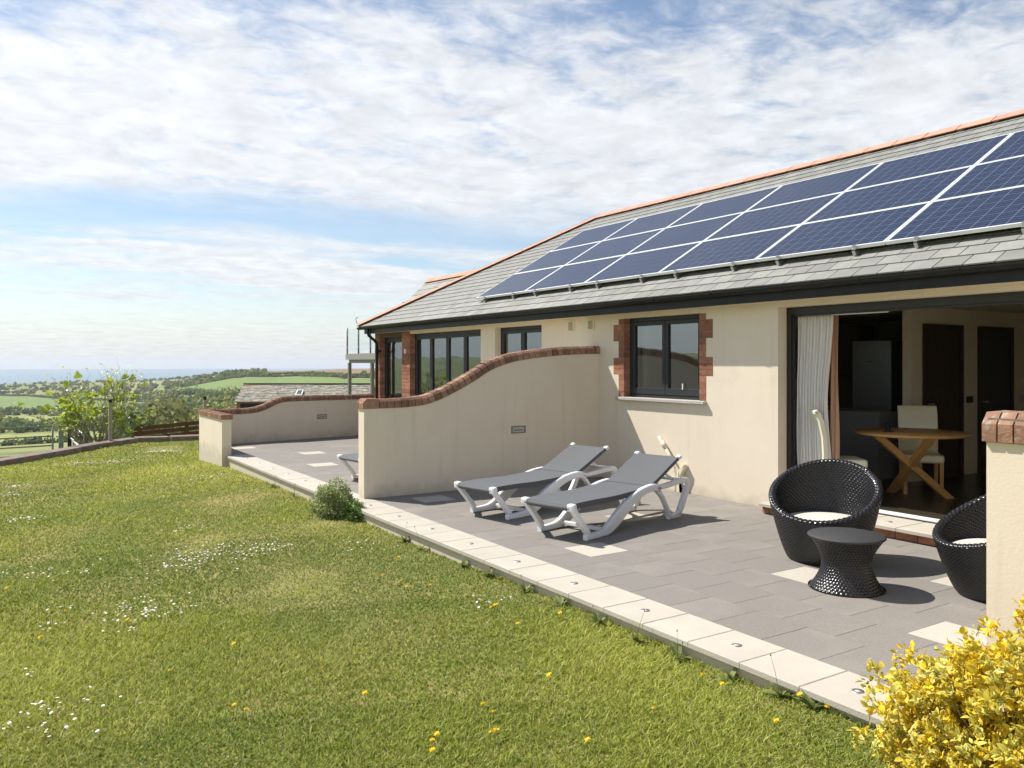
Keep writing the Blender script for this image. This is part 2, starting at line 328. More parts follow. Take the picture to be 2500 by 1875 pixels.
lawn_soil=M('lawn_soil',(.20,.21,.05),(.32,.26,.12),scale=1.6,rough=1,spec=.05,detail=8,bump=.5,bscale=60)
def build_lawn():
    xs=np.arange(-9,4.81,.2); ys=np.arange(-3,22.01,.2); X,Y=np.meshgrid(xs,ys); Z=lawn_z(X,Y)-.012
    n=len(xs); m=len(ys); idx=np.arange(n*m).reshape(m,n)
    f=np.stack([idx[:-1,:-1],idx[:-1,1:],idx[1:,1:],idx[1:,:-1]],-1).reshape(-1,4)
    cx=((X[:-1,:-1]+X[1:,1:])/2).ravel(); cy=((Y[:-1,:-1]+Y[1:,1:])/2).ravel()
    L2=[(x+.18*(1 if x>3.3 else 0),y) for x,y in LAWN]
    f=f[inpoly(cx,cy,L2)]
    me=np_mesh('lawn',np.stack([X.ravel(),Y.ravel(),Z.ravel()],1),f,lawn_soil,smooth=True)
    lawn=tag(link('lawn',me),kind='structure')
    # grass blades, thicker and sparser with distance
    def cam_ok(x,y):
        d=x*FX+y*FY; u=1250+1970*(x*RX+y*RY)/np.maximum(d,.01); v=888+1970*1.78/np.maximum(d,.01)
        return (d>2.4)&(u>-260)&(u<2760)&(v<2250)
    P=[]
    for lo,hi,dens in ((2.4,4.2,15000),(4.2,6,9500),(6,8.5,5600),(8.5,12,3100),(12,17,1700),(17,25,900)):
        n=int(14*25*dens); x=rng.uniform(-9,4.7,n); y=rng.uniform(-1,22,n); d=np.hypot(x,y)
        k=(d>lo)&(d<=hi)&cam_ok(x,y); x=x[k];y=y[k]; k=inpoly(x,y,LAWN); P.append(np.stack([x[k],y[k]],1))
    P=np.concatenate(P); x,y=P[:,0],P[:,1]; n=len(x); d=np.hypot(x,y)
    ex=(x>3.45)&(y<15)                                      # long tufts along the plinth
    pat=sines(x,y,3,1.1); pat2=sines(x,y,9,3.2); dry=sines(x,y,21,.8)+.55*sines(x,y,5,2.6)
    left=np.clip((1.5-x)/5,0,1)*np.clip((10-y)/8,0,1)
    bare=(dry+.9*left>1.25)
    keep=rng.random(n)>np.where(bare,.55,.0); x,y,d,ex,pat,pat2,dry,left=[q[keep] for q in (x,y,d,ex,pat,pat2,dry,left)]; n=len(x)
    hgt=(.017+.014*rng.random(n)+.010*np.clip(pat,-1,1)+.008*np.clip(pat2,-1,1))*np.where(dry+.9*left>1.0,.75,1)
    tuft=sines(x,y,77,9.0); hgt=np.where(ex,hgt*(1.35+.9*np.clip(tuft,0,1.2)*rng.random(n)),hgt); hgt=np.maximum(hgt,.014)
    long_=rng.random(n)<.012; hgt=np.where(long_,hgt*2.1,hgt)
    w=(.0021+.0013*rng.random(n))*np.maximum(1,d/4.5)**.85
    a=rng.uniform(0,6.283,n); lean=rng.uniform(.3,1.7,n)*hgt; la=a+rng.uniform(-.9,.9,n)
    z=lawn_z(x,y)-.012
    ca,sa=np.cos(a),np.sin(a); lx,ly=np.cos(la+1.57)*lean,np.sin(la+1.57)*lean
    V=np.empty((n,5,3),np.float32)
    V[:,0]=np.stack([x-ca*w,y-sa*w,z],1); V[:,1]=np.stack([x+ca*w,y+sa*w,z],1)
    V[:,2]=np.stack([x-ca*w*.8+lx*.35,y-sa*w*.8+ly*.35,z+hgt*.6],1); V[:,3]=np.stack([x+ca*w*.8+lx*.35,y+sa*w*.8+ly*.35,z+hgt*.6],1)
    V[:,4]=np.stack([x+lx,y+ly,z+hgt],1)
    b=np.arange(n)[:,None]*5
    F=np.concatenate([b+np.array([[0,1,3]]),b+np.array([[0,3,2]]),b+np.array([[2,3,4]])])
    g1=np.array([.355,.40,.060]); g2=np.array([.53,.54,.11]); g3=np.array([.20,.275,.048]); br=np.array([.58,.49,.24])
    t=np.clip(.5+.45*pat+.2*pat2+rng.normal(0,.22,n),0,1)[:,None]
    col=np.where(t<.5,g3+(g1-g3)*t*2,g1+(g2-g1)*(t-.5)*2)
    q=np.clip((dry+1.1*left-.70)*.55+rng.normal(0,.16,n),0,.85)[:,None]; q=np.where((rng.random(n)<.07)[:,None],np.maximum(q,.75),q)
    col=col+(br-col)*q; col*=rng.uniform(.6,1.3,n)[:,None]
    cc=np.repeat(col[:,None],5,1); 
    gm=M('grass_blade',(.1,.2,.03),attr=True,rough=.55,spec=.25,trans=.38)
    me=np_mesh('grass',V.reshape(-1,3),F,gm,colors=cc.reshape(-1,3))
    tag(link('grass',me),'mown green lawn grass with dry patches','grass',kind='stuff')
    # clover and flat broad leaves between the blades
    nb=52000; x=rng.uniform(-4,3.45,nb); y=rng.uniform(1.5,13,nb); k=cam_ok(x,y)&inpoly(x,y,LAWN)&((sines(x,y,31,2.3)+.5*sines(x,y,33,7))>.25); x=x[k];y=y[k]; nb=len(x)
    zc=lawn_z(x,y)+rng.uniform(.002,.018,nb); rad=rng.uniform(.005,.011,nb); a=rng.uniform(0,6.28,nb); tl=rng.normal(0,.35,(nb,2))
    V=np.empty((nb,4,3),np.float32)
    for i,(u,v) in enumerate(((1,0),(0,.62),(-.8,0),(0,-.62))):
        dx=rad*(u*np.cos(a)-v*np.sin(a)); dy=rad*(u*np.sin(a)+v*np.cos(a)); V[:,i]=np.stack([x+dx,y+dy,zc+dx*tl[:,0]+dy*tl[:,1]],1)
    cc=np.array([.15,.24,.045])+(np.array([.30,.33,.09])-np.array([.15,.24,.045]))*rng.random(nb)[:,None]
    me=np_mesh('clover',V.reshape(-1,3),np.arange(nb*4).reshape(-1,4),gm,colors=np.repeat(cc[:,None],4,1).reshape(-1,3))
    tag(link('clover',me),'flat clover and weed leaves spread through the lawn','clover',kind='stuff')
build_lawn()
# ---------------------------------------------------------------- terrace
def build_terrace():
    T=empty('terrace'); tag(T,kind='structure')
    mb=MB(); mb.box(3.505,7.70,-2,15.05,-.9,-.0025); mb.box(3.60,7.46,15.05,17.7,-.9,-.0025); mb.build('base',grout_m,T)
    MB().box(3.50,3.62,-2,15.06,-.9,-.034).build('plinth',render_m,T)
    # pavers: columns along the house, half-bond
    pv=[MB().cbox(-.2112,.2112,-.1987,.1987,-.03,0,.0015).mesh('paver',m) for m in (pav_m,palepav_m)]
    cells=[]
    x0=3.877
    for c in range(9):
        xa=x0+.425*c; xb=min(xa+.425,7.464)
        for r in range(4,44):
            yb=.4*(r+(.22 if c%2==0 else .72)); yc=yb+.2
            if yb>17.55: continue
            cells.append((xa,xb,yb,yb+.4,c,r))
    cells.sort(key=lambda q:math.hypot((q[0]+q[1])/2,(q[2]+q[3])/2))
    PALE=[(1,13.75),(1,21.74),(3,9.70),(2,6.2),(5,7.7),(4,16.7),(2,36.2),(1,31.8),(0,40.4)]
    rest={0:MB(),1:MB()}; cnt=0
    for xa,xb,ya,yb,c,r in cells:
        k=1 if any(c==pc and abs(ya/.4-py)<.5 for pc,py in PALE) else 0
        w=xb-xa
        if cnt<290:
            o=link('paver',pv[k],T,((xa+xb)/2,(ya+yb)/2,random.uniform(-.0004,.0004)),(0,0,random.uniform(-.002,.002)),(w/.425,1,1)); cnt+=1
        else: rest[k].cbox(xa+.003,xb-.003,ya+.003,yb-.003,-.03,0,.005)
    for k,m in ((0,pav_m),(1,palepav_m)):
        if rest[k].v: tag(rest[k].build('distant_paving',m,T),kind='stuff')
    # coping slabs with recessed deck lights in every other slab
    sm=MB().cbox(-.2005,.2005,-.1965,.1965,-.033,0,.004).mesh('coping_slab',coping_m)
    ring=MB(); ring.lathe([(.0185,.003),(.030,.003),(.032,.0008)],24); rm=ring.mesh('deck_light',steel_m)
    lens=MB(); lens.lathe([(0.0001,.0034),(.017,.0034),(.017,.001)],20); lm=lens.mesh('lens',palepav_m)
    y=15.02-.2; i=0
    ys=[4.887+.3972*k for k in range(-14,26)]
    for k,yy in zip(range(-14,26),ys):
        if yy>14.95: continue
        o=link('coping_slab',sm,T,(3.6705,yy,random.uniform(-.001,.001)+.002),(0,0,random.uniform(-.002,.002)))
        if k%2==0:
            d=link('deck_light',rm,o,(0,0,0)); link('lens',lm,d,(0,0,-.0015))
build_terrace()
# ---------------------------------------------------------------- garden walls with brick capping
def wall_curve(pts):
    xs=[p[0] for p in pts]; zs=[p[1] for p in pts]
    def f(x):
        if x<=xs[0]: return zs[0]
        for i in range(len(xs)-1):
            if x<=xs[i+1]:
                t=(x-xs[i])/(xs[i+1]-xs[i]); 
                p0=zs[max(i-1,0)];p1=zs[i];p2=zs[i+1];p3=zs[min(i+2,len(zs)-1)]
                return .5*((2*p1)+(-p0+p2)*t+(2*p0-5*p1+4*p2-p3)*t*t+(-p0+3*p1-3*p2+p3)*t**3)
        return zs[-1]
    return f
k_=.8877
PROF=[(3.79,1.110),(4.0,1.110),(4.34,1.114),(4.62,1.140),(4.80,1.190),(4.99,1.266),(5.18,1.352),(5.38,1.457),(5.58,1.568),(5.79,1.646),(6.0,1.699),(6.32,1.745),(6.76,1.784),(7.30,1.806),(7.46,1.808)]
PROF_FAR=[(3.5,.612),(4.14,.612),(4.42,.616),(4.60,.632),(4.74,.665),(4.88,.716),(5.02,.78),(5.17,.825),(5.31,.841),(6.06,.842),(6.9,.84),(7.46,.838)]
def garden_wall(name,label,prof,x0,x1,ya,yb,dz=0,skew=0,pitch=.098,capn=.112,light=None,end_caps=True):
    T=empty(name,(0,0,0)); tag(T,label,'garden wall','rendered garden walls with brick capping')
    f0=wall_curve(prof); f=lambda x:f0(x)+dz; sk=lambda x:(x-x0)*skew
    mb=MB(); n=48; vs=[]; fs=[]
    for i in range(n+1):
        x=x0+(x1-x0)*i/n; s=sk(x)
        for (yy,zz) in ((ya,-.3),(yb,-.3),(yb,f(x)),(ya,f(x))): vs.append((x,yy+s,zz))
    for i in range(n):
        a=i*4; b=a+4
        fs+=[(a,b,b+3,a+3),(a+1,a+2,b+2,b+1),(a+3,b+3,b+2,a+2)]
    fs+=[(0,3,2,1),(n*4,n*4+1,n*4+2,n*4+3)]; mb.add(vs,fs); mb.build('rendered_wall',render_m,T)
    # capping: bricks on edge following the curve, chamfered upper arrises, mortar bed below
    bed=MB(); vs=[]; fs=[]
    for i in range(n+1):
        x=x0-.005+(x1-x0)*i/n; s=sk(x)
        for (yy,zz) in ((ya-.006,f(x)-.004),(yb+.006,f(x)-.004),(yb-.01,f(x)+capn-.02),(ya+.01,f(x)+capn-.02)): vs.append((x,yy+s,zz))
    for i in range(n):
        a=i*4;b=a+4; fs+=[(a,b,b+3,a+3),(a+1,a+2,b+2,b+1),(a+3,b+3,b+2,a+2),(a,a+1,b+1,b)]
    bed.add(vs,fs+[(0,3,2,1)]); cb=bed.build('brick_capping',mortar_m,T)
    w=(yb-ya)/2+.014; c=.030
    def brick_mesh(half):
        poly=[(-w,0),(w,0),(w,capn-c),(w-c,capn),(-w+c,capn),(-w,capn-c)]
        return MB().prism(poly,'x',-half,half).mesh('brick',cap_m)
    bm=brick_mesh((pitch-.013)/2)
    em=MB().prism([(-.008,0),(.20,0),(.20,capn+.006),(.038,capn+.006),(-.008,capn-.045)],'y',-.0275,.0275).mesh('brick',cap_m)
    wy=(yb-ya+.028)/3
    for k in range(3): link('brick',em,cb,(x0-.012,ya-.014+wy*(k+.5),f(x0)+random.uniform(-.002,.003)),(0,random.uniform(-.01,.01),random.uniform(-.02,.02)),(1,wy/.062,1))
    x=x0+.20+pitch/2
    while x<x1-.005:
        e=.01; sl=math.atan2(f(x+e)-f(x-e),2*e)
        o=link('brick',bm,cb,(x,(ya+yb)/2+sk(x),f(x)+random.uniform(-.003,.003)),(random.uniform(-.012,.012),-sl,math.atan(skew)+random.uniform(-.01,.01)))
        x+=pitch*math.cos(sl)
    if light:
        lx,lz=light; s=sk(lx); L=empty('brick_light',(lx,ya+s,lz),math.atan(skew),T)
        fr=MB(); 
        for b in ((-.115,.115,-.05,-.036),(-.115,.115,.036,.05),(-.115,-.098,-.036,.036),(.098,.115,-.036,.036)): fr.box(b[0],b[1],-.010,.02,b[2],b[3])
        fr.build('bezel',M('weathered_bronze',(.23,.21,.16),(.16,.15,.12),scale=30,rough=.6,metal=.3),L)
        MB().box(-.098,.098,-.003,.02,-.036,.036).build('diffuser',M('light_diffuser',(.42,.41,.37),(.5,.5,.47),scale=25,rough=.4),L)
        MB().box(-.07,.07,-.006,.0,-.012,-.002).build('louvre',anth_m,L)
    return T
garden_wall('garden_wall','cream rendered wall with S-curved brick capping dividing the terrace behind the loungers',PROF,3.786,7.47,9.32,9.50,light=(6.04,.755))
garden_wall('garden_wall','low cream wall with curved brick capping closing the far end of the terrace',PROF_FAR,3.56,7.46,17.12,17.30,skew=.16,light=(6.12,.477))
garden_wall('garden_wall','cream wall end with lichen-stained brick cap beside the yellow shrub',PROF,3.79,7.47,1.755,1.935,dz=.20,capn=.125)
def return_wall():
    T=empty('garden_pier',(3.47,16,0)); T.location=(0,0,0); tag(T,'short cream wall with flat brick cap at the far corner of the terrace','garden wall','rendered garden walls with brick capping')
    MB().box(3.40,3.565,15.05,17.0,-.35,.655).build('rendered_wall',render_m,T)
    cb=MB().box(3.385,3.58,15.035,16.98,.652,.735).build('brick_capping',mortar_m,T)
    bm=MB().cbox(-.105,.105,-.0345,.0345,0,.088,.012).mesh('brick',cap_m)
    y=15.06
    while y<16.97: link('brick',bm,cb,(3.4825,y,.654+random.uniform(-.003,.003)),(0,0,random.uniform(-.02,.02))); y+=.0785
return_wall()
# ---------------------------------------------------------------- house
XW=7.465; XE,ZE,YE=7.15,2.525,17.9; XR,YR,ZR=11.16,13.89,4.875; TP=(ZR-ZE)/(XR-XE); PIT=math.atan(TP)
H=empty('house'); tag(H,'cream rendered single-storey house with slate hipped roof and brick piers','house')
def build_house():
    y=YLO=-2.0
    w=MB(); D=.28; hz=2.30
    def seg(y0,y1,z0,z1): w.box(XW,XW+D,y0,y1,z0,z1)
    seg(-2,1.96,-.3,hz); seg(6.10,7.31,-.3,hz); seg(7.31,8.776,-.3,1.165); seg(8.776,10.82,-.3,hz); seg(10.82,12.285,-.3,1.165)
    seg(12.285,12.785,-.3,hz); w.box(XW,XW+D,-2,15.79,hz,2.44); w.box(XW+.03,XW+D,15.79,17.68,hz+.02,2.44)
    w.build('front_wall',render_m,H)
    e=MB(); e.box(XW+D,15.6,17.45,17.68,-.3,2.44); e.box(15.35,15.6,-2,17.45,-.3,2.44); e.box(XW+D,15.35,-2,-1.75,-.3,2.44); e.build('rear_walls',render_m,H)
    # beam above the corner glazing
    MB().box(XW+.012,XW+.03,16.20,17.50,2.255,2.362).build('timber_beam',M('brown_beam',(.13,.075,.05),(.09,.05,.035),scale=8,rough=.7,stretch=(8,1,8)),H)
    MB().box(7.236,XW+.02,-2,17.72,2.362,2.374).build('soffit',render_m,H)
    MB().box(7.216,7.236,-2,17.75,2.352,2.505).build('fascia',black_m,H)
    # interior shell
    MB().box(XW+.13,15.35,-1.75,17.45,.0,.135).build('interior_floor',floor_in,H)
    MB().box(XW+D,15.35,-1.75,17.45,2.40,2.43).build('ceiling',render_in,H)
    iw=MB(); iw.box(9.95,13.2,6.02,6.14,.135,2.40); iw.box(13.2,13.3,-1.7,17.4,.135,2.40); iw.box(XW+D,13.2,8.6,8.7,.135,2.40); iw.box(XW+D,13.2,12.4,12.5,.135,2.4); iw.box(XW+D,13.2,1.0,1.1,.135,2.4)
    iw.build('interior_partition',render_in,H)
build_house()
def brick_pier(y0,y1,x0,depth,zt,label=None):
    P=MB().box(x0+.006,x0+depth,y0+.006,y1-.006,-.05,zt).build('brick_pier',mortar_m,H)
    n=int(zt/.0785); W_=y1-y0
    a=.62*W_; 
    sizes={}
    for i in range(n):
        z=.002+i*.0785
        parts=[(y0,y0+a),(y0+a,y1)] if i%2 else [(y0,y1-a),(y1-a,y1)]
        for p0,p1 in parts:
            L=round(p1-p0,3)
            if L not in sizes: sizes[L]=MB().box(-.0,depth-.004,-L/2+.005,L/2-.005,.005,.0735).mesh('brick',brick_m)
            link('brick',sizes[L],P,(x0+random.uniform(-.0015,.0015),(p0+p1)/2,z))
    return P
brick_pier(15.79,16.21,XW-.004,.15,2.36); brick_pier(17.40,17.70,XW-.004,.30,2.36)
def quoins():
    for side,(ya,sgn) in {'l':(8.776,1),'r':(7.31,-1)}.items():
        q=empty('brick_quoin',(0,0,0),0,H)
        mL=MB().box(0,.115,-.112,.112,.004,.0745).mesh('brick',brick_m); mS=MB().box(0,.115,-.056,.056,.004,.0745).mesh('brick',brick_m)
        mo=MB(); 
        z=1.195; i=0
        while z<2.29:
            long_=((2.153-z)>-.01 and z>1.92) or (1.45<z+.005<1.685)
            half=.112 if long_ else .056
            yc=ya+sgn*(half-.004)
            link('brick',mL if long_ else mS,q,(XW-.0035+random.uniform(-.001,.001),yc,z))
            mo.box(XW-.0012,XW+.10,min(ya-sgn*.002,ya+sgn*(2*half-.004)),max(ya-sgn*.002,ya+sgn*(2*half-.004)),z,z+.0785)
            z+=.0785; i+=1
        mo.build('mortar_joint',mortar_m,q)
quoins()
def window(y0,y1,z0,z1,xf,n,mat,label=None,sill=True,t=.06,head=.055,bottom=.09,name='window',gap=0):
    W_=empty(name,(0,0,0),0,H); d=.07
    fr=MB(); fr.box(xf,xf+d,y0,y1,z1-head,z1); fr.box(xf,xf+d,y0,y1,z0,z0+.04); fr.box(xf,xf+d,y0,y0+t,z0+.04,z1-head); fr.box(xf,xf+d,y1-t,y1,z0+.04,z1-head)
    fr.build('frame',mat,W_,bevel=.003)
    a=y0+t; pw=(y1-y0-2*t)/n
    for i in range(n):
        s=empty('sash',(0,0,0),0,W_) if False else None
        b0=a+i*pw+.004; b1=a+(i+1)*pw-.004; st=.055
        sb=MB(); x0=xf-.008; x1=xf+.052; zb=z0+.045; zt=z1-head-.004
        sb.box(x0,x1,b0,b1,zt-st,zt); sb.box(x0,x1,b0,b1,zb,zb+bottom); sb.box(x0,x1,b0,b0+st,zb+bottom,zt-st); sb.box(x0,x1,b1-st,b1,zb+bottom,zt-st)
        so_=sb.build('sash',mat,W_,bevel=.003)
        MB().box(xf+.018,xf+.024,b0+st-.01,b1-st+.01,zb+bottom-.01,zt-st+.01).build('pane',pane_m,so_)
    return W_
w2=window(7.318,8.768,1.195,2.30,XW+.105,2,anth_m); 
MB().box(XW-.06,XW+.11,7.19,8.90,1.150,1.192).build('sill',M('grey_stone_sill',(.48,.46,.42),(.40,.39,.36),scale=12,rough=.8),w2,bevel=.006)
MB().box(XW+.088,XW+.097,7.70,7.715,1.32,1.40).build('handle',white_m,w2)
w3=window(10.82,12.285,1.165,2.30,XW+.12,2,anth_m)
wb=window(12.785,15.79,.02,2.29,XW+.115,4,anth_m,bottom=.12)
wc=window(16.21,17.40,.02,2.255,XW+.115,1,anth_m,bottom=.12)
def door():
    Dd=empty('patio_door_frame',(0,0,0),0,H); x=XW+.145
    f=MB(); f.box(x,x+.08,6.04,6.10,.135,2.30); f.box(x,x+.08,1.96,6.04,2.215,2.30); f.box(x,x+.08,1.96,2.02,.135,2.215); f.build('frame',frame2_m,Dd,bevel=.004)
    t=MB(); t.box(x+.025,x+.04,6.015,6.04,.135,2.215); t.box(x+.025,x+.04,2.02,6.04,2.195,2.215); t.build('track',frame2_m,Dd)
    MB().box(x-.01,x+.09,2.02,6.04,.128,.152).build('threshold',white_m,Dd)
    # folded leaves stacked at the hidden jamb
    # step
    st=empty('door_step',(0,0,0),0,H)
    MB().box(7.17,XW+.13,1.8,6.05,-.01,.084).build('core',mortar_m,st)
    bm=MB().box(-.0,.10,-.1075,.1075,.004,.073).mesh('brick',brick_m); hm=MB().box(0,.10,-.05,.05,.002,.018).mesh('brick',brick_m)
    yy=6.06-.1075
    while yy>3.3: link('brick',bm,st,(7.155+random.uniform(-.002,.002),yy,.006+random.uniform(-.001,.001))); yy-=.225
    link('brick',MB().box(0,.20,-.05,.05,.004,.073).mesh('brick',brick_m),st,(7.19,6.012,.006))
    sm=MB().cbox(0,.50,-.2,.2,0,.034,.005).mesh('step_slab',coping_m)
    ring=MB(); ring.lathe([(.0185,.003),(.030,.003),(.032,.0008)],24); rm=ring.mesh('deck_light',steel_m)
    yy=6.07-.2; i=0
    while yy>2.6:
        o=link('step_slab',sm,st,(7.105,yy,.086)); 
        if i%2==1: link('deck_light',rm,o,(.22,0,.034))
        yy-=.405; i+=1
door()
# roof ------------------------------------------------------------
def rp(x,y,off=0): return (x-math.sin(PIT)*off,y,ZE+(x-XE)*TP+math.cos(PIT)*off)
ROOF=None
def build_roof():
    global ROOF
    RB=15.17; xl=XR+(XR-XE)
    mb=MB(); z0=ZE-.012; 
    v=[(XE,-2,z0),(XE,YE,z0),(xl,YE,z0),(xl,-2,z0),(XR,-2,ZR-.012),(XR,YR,ZR-.012)]
    mb.add(v,[(0,4,5,1),(1,5,2),(2,5,4,3),(0,3,4),(0,1,2,3)])
    ROOF=mb.build('roof',M('roof_felt',(.05,.05,.05),rough=.95),H)
    exp=.212; wid=.272; n_rows=int(math.hypot(XR-XE,ZR-ZE)/exp)
    ca,sa=math.cos(PIT),math.sin(PIT); slates=[]
    for r in range(n_rows+1):
        s0=-.035+r*exp; s1=min(s0+exp+.07,4.62)
        xmid=XE+s0*ca; ymax=YE-(xmid-XE)-.02
        off=(r%2)*.5*wid; k=0
        y=-1.6+off
        while y<ymax:
            slates.append((s0,s1,y,min(y+wid-.010,ymax),r)); y+=wid
    def vis(q): 
        x=XE+q[0]*ca; y=(q[2]+q[3])/2; z=ZE+q[0]*sa; d=x*FX+y*FY; u=(x*RX+y*RY)/max(d,.1)
        hid=(q[2]<13.0 and .56<q[0]<3.25)
        return (9 if (u>.66 or d<3 or hid) else 0)+math.hypot(x,y)*.05+q[0]*.02
    slates.sort(key=vis)
    cache={}; rest=MB()
    for i,(s0,s1,ya,yb,r) in enumerate(slates):
        w=round(yb-ya,2); 
        if w<.03: continue
        full=abs(w-round(wid-.010,2))<.011
        j=random.uniform(-.003,.003); tl=.010
        vs=[(0,0,.004),(s1-s0,0,-.006),(s1-s0,1,-.006),(0,1,.004),(0,0,.018),(s1-s0,0,.004),(s1-s0,1,.004),(0,1,.018)]
        if i<300 and full and yb<YE-s1*ca-.03:
            key='slate'
            if key not in cache:
                m2=MB(); W2=wid-.010
                m2.add([(a,b*W2,c) for a,b,c in [(0,0,.004),(.282,0,-.006),(.282,1,-.006),(0,1,.004),(0,0,.018),(.282,0,.004),(.282,1,.004),(0,1,.018)]],[(0,3,2,1),(4,5,6,7),(0,1,5,4),(1,2,6,5),(2,3,7,6),(3,0,4,7)])
                cache[key]=m2.mesh('slate',slate_m)
            x=XE+(s0+j)*ca; z=ZE+(s0+j)*sa
            link('slate',cache[key],ROOF,(x-sa*.006,ya,z+ca*.006),(0,-PIT,random.uniform(-.006,.006)))
        else:
            P=[]
            for a,b,c in vs:
                s=s0+j+a; o_=c+.006; P.append((XE+s*ca-sa*o_,min(ya+b*(yb-ya),max(YE-s*ca-.015,ya-.25)),ZE+s*sa+ca*o_))
            rest.add(P,[(0,3,2,1),(4,5,6,7),(0,1,5,4),(1,2,6,5),(2,3,7,6),(3,0,4,7)])
    tag(rest.build('distant_slating',slate_m,ROOF),kind='stuff')
    # hip end slates as coursed strips
    he=MB()
    for r in range(n_rows+1):
        s0=-.03+r*exp; x0=XE+s0*ca; o=x0-XE; z=ZE+s0*sa; o2=min(o+exp*ca+.03,XR-XE); 
        xs=x0
        while xs<xl-o-.05:
            xe=min(xs+wid,xl-o); lo_,hi_=XE+o2,xl-o2; he.add([(xs+.003,YE-o+.01,z+.012),(xe-.003,YE-o+.01,z+.012),(min(max(xe-.003,lo_),hi_),YE-o2,z+(o2-o)*TP+.006),(min(max(xs+.003,lo_),hi_),YE-o2,z+(o2-o)*TP+.006)],[(0,1,2,3)]); xs+=wid
    tag(he.build('hip_end_slating',slate_m,ROOF),kind='stuff')
    # angular ridge and hip tiles
    def tile(L,wing=.145,drop=None,a=.56):
        w=wing; t=.016; h_=w*a
        poly=[(-w,-h_),(-.012,0),(.012,0),(w,-h_),(w-.012,-h_-t*.6),(0,-t),(-w+.012,-h_-t*.6)]
        m=MB(); m.prism(poly,'y',-L/2,L/2); return m.mesh('ridge_tile',terra_m)
    tm=tile(.446,wing=.185,a=.57); y=YR-.22
    while y>.5:
        link('ridge_tile',tm,ROOF,(XR,y,ZR+.07),(0,0,random.uniform(-.004,.004))); y-=.464
    A=Vector((XR,YR,ZR+.075)); B=Vector((XE-.02,YE+.02,ZE+.075)); dv=(B-A); Ln=dv.length; u=dv.normalized(); n=int(Ln/.46); 
    hm=tile(Ln/n-.010,wing=.16,a=.40)
    xa=u.cross(Vector((0,0,1))).normalized(); za=xa.cross(u).normalized(); q=Matrix((xa,u,za)).transposed().to_euler()
    bed=MB(); bed.tube([A-za*.045,B-za*.045],.05,8); bed.build('hip_bedding',M('terracotta_mortar',(.42,.24,.18),rough=.95),ROOF)
    for i in range(n): 
        o=link('hip_tile',hm,ROOF,A+u*(Ln*(i+.5)/n),q)
    # hip iron at the corner
    hi=MB(); hi.tube([B+Vector((.0,0,.0)),B+Vector((-.03,.03,.03)),B+Vector((-.04,.04,.12)),B+Vector((-.02,.02,.15)),B+Vector((0,0,.13))],.007,6); hi.build('hip_iron',black_m,ROOF)
    # rear wing
    wg=MB(); wg.add([(9.5,20.3,3.37),(9.5,14.5,3.37),(10.17,14.5,3.985),(10.17,20.3,3.985),(10.84,20.3,3.37),(10.84,14.5,3.37)],[(0,3,2,1),(3,4,5,2),(0,4,3)])
    wing=wg.build('wing_roof',slate_m,H)
    for r in range(4):
        f0=r/4.; yy=20.31
        while yy>14.8:
            L=min(.30,yy-14.7); m=MB(); a=Vector((9.5,0,3.37)).lerp(Vector((10.17,0,3.985)),f0); b=Vector((9.5,0,3.37)).lerp(Vector((10.17,0,3.985)),min(1,f0+.27))
            nrm=Vector((-.676,0,.737)); p=[a+nrm*.018,b+nrm*.008]; 
            m.add([(p[0].x,yy-L+.006,p[0].z),(p[1].x,yy-L+.006,p[1].z),(p[1].x,yy,p[1].z),(p[0].x,yy,p[0].z),(a.x,yy-L+.006,a.z),(b.x,yy-L+.006,b.z),(b.x,yy,b.z),(a.x,yy,a.z)],[(0,3,2,1),(4,5,6,7),(0,1,5,4),(1,2,6,5),(2,3,7,6),(3,0,4,7)])
            m.build('slate',slate_m,wing); yy-=.30
    wt=tile(.456,a=.8); y=20.1
    while y>15.0: link('ridge_tile',wt,wing,(10.17,y,4.04)); y-=.464
    MB().box(9.40,9.5,14.8,20.36,3.30,3.35).build('wing_gutter',black_m,wing)
    MB().box(9.6,10.74,17.7,20.2,-.3,3.37).build('wing_wall',render_m,H)
build_roof()
def gutter():
    g=MB(); n=10; r=.058; cx,cz=7.172,2.508; prof=[]
    for k in range(n+1): q=math.pi+math.pi*k/n; prof.append((cx+r*math.cos(q),cz+r*math.sin(q)))
    for k in range(n,-1,-1): q=math.pi+math.pi*k/n; prof.append((cx+(r-.005)*math.cos(q),cz+(r-.005)*math.sin(q)))
    g.prism(prof,'y',-2,17.98); G=g.build('gutter',black_m,H)
    jm=MB(); pr2=[]
    for k in range(n+1): q=math.pi+math.pi*k/n; pr2.append((cx+(r+.006)*math.cos(q),cz+(r+.006)*math.sin(q)+.003))
    for k in range(n,-1,-1): q=math.pi+math.pi*k/n; pr2.append((cx+(r-.002)*math.cos(q),cz+(r-.002)*math.sin(q)+.003))
    jm.prism(pr2,'y',-.02,.02); m1=jm.mesh('bracket',black_m)
    jj=MB(); jj.prism(pr2,'y',-.07,.07); m2=jj.mesh('joint',black_m)
    y=17.6; i=0
    while y>1: link('bracket' if i%4 else 'joint',m1 if i%4 else m2,G,(0,y,0)); y-=.98; i+=1
    d=MB(); d.tube([(7.17,17.42,2.46),(7.17,17.42,2.38),(7.19,17.42,2.31),(7.33,17.42,2.20),(7.385,17.42,2.13),(7.39,17.42,2.05),(7.39,17.42,.0)],.034,12); dp=d.build('downpipe',black_m,H)
    c=MB(); c.tube([(7.39,17.42,2.02),(7.39,17.42,1.90)],.041,12); c.box(7.39,7.466,17.33,17.345,1.95,1.98); c.box(7.38,7.466,17.33,17.51,1.925,1.95); c.build('pipe_clip',black_m,dp)
gutter()
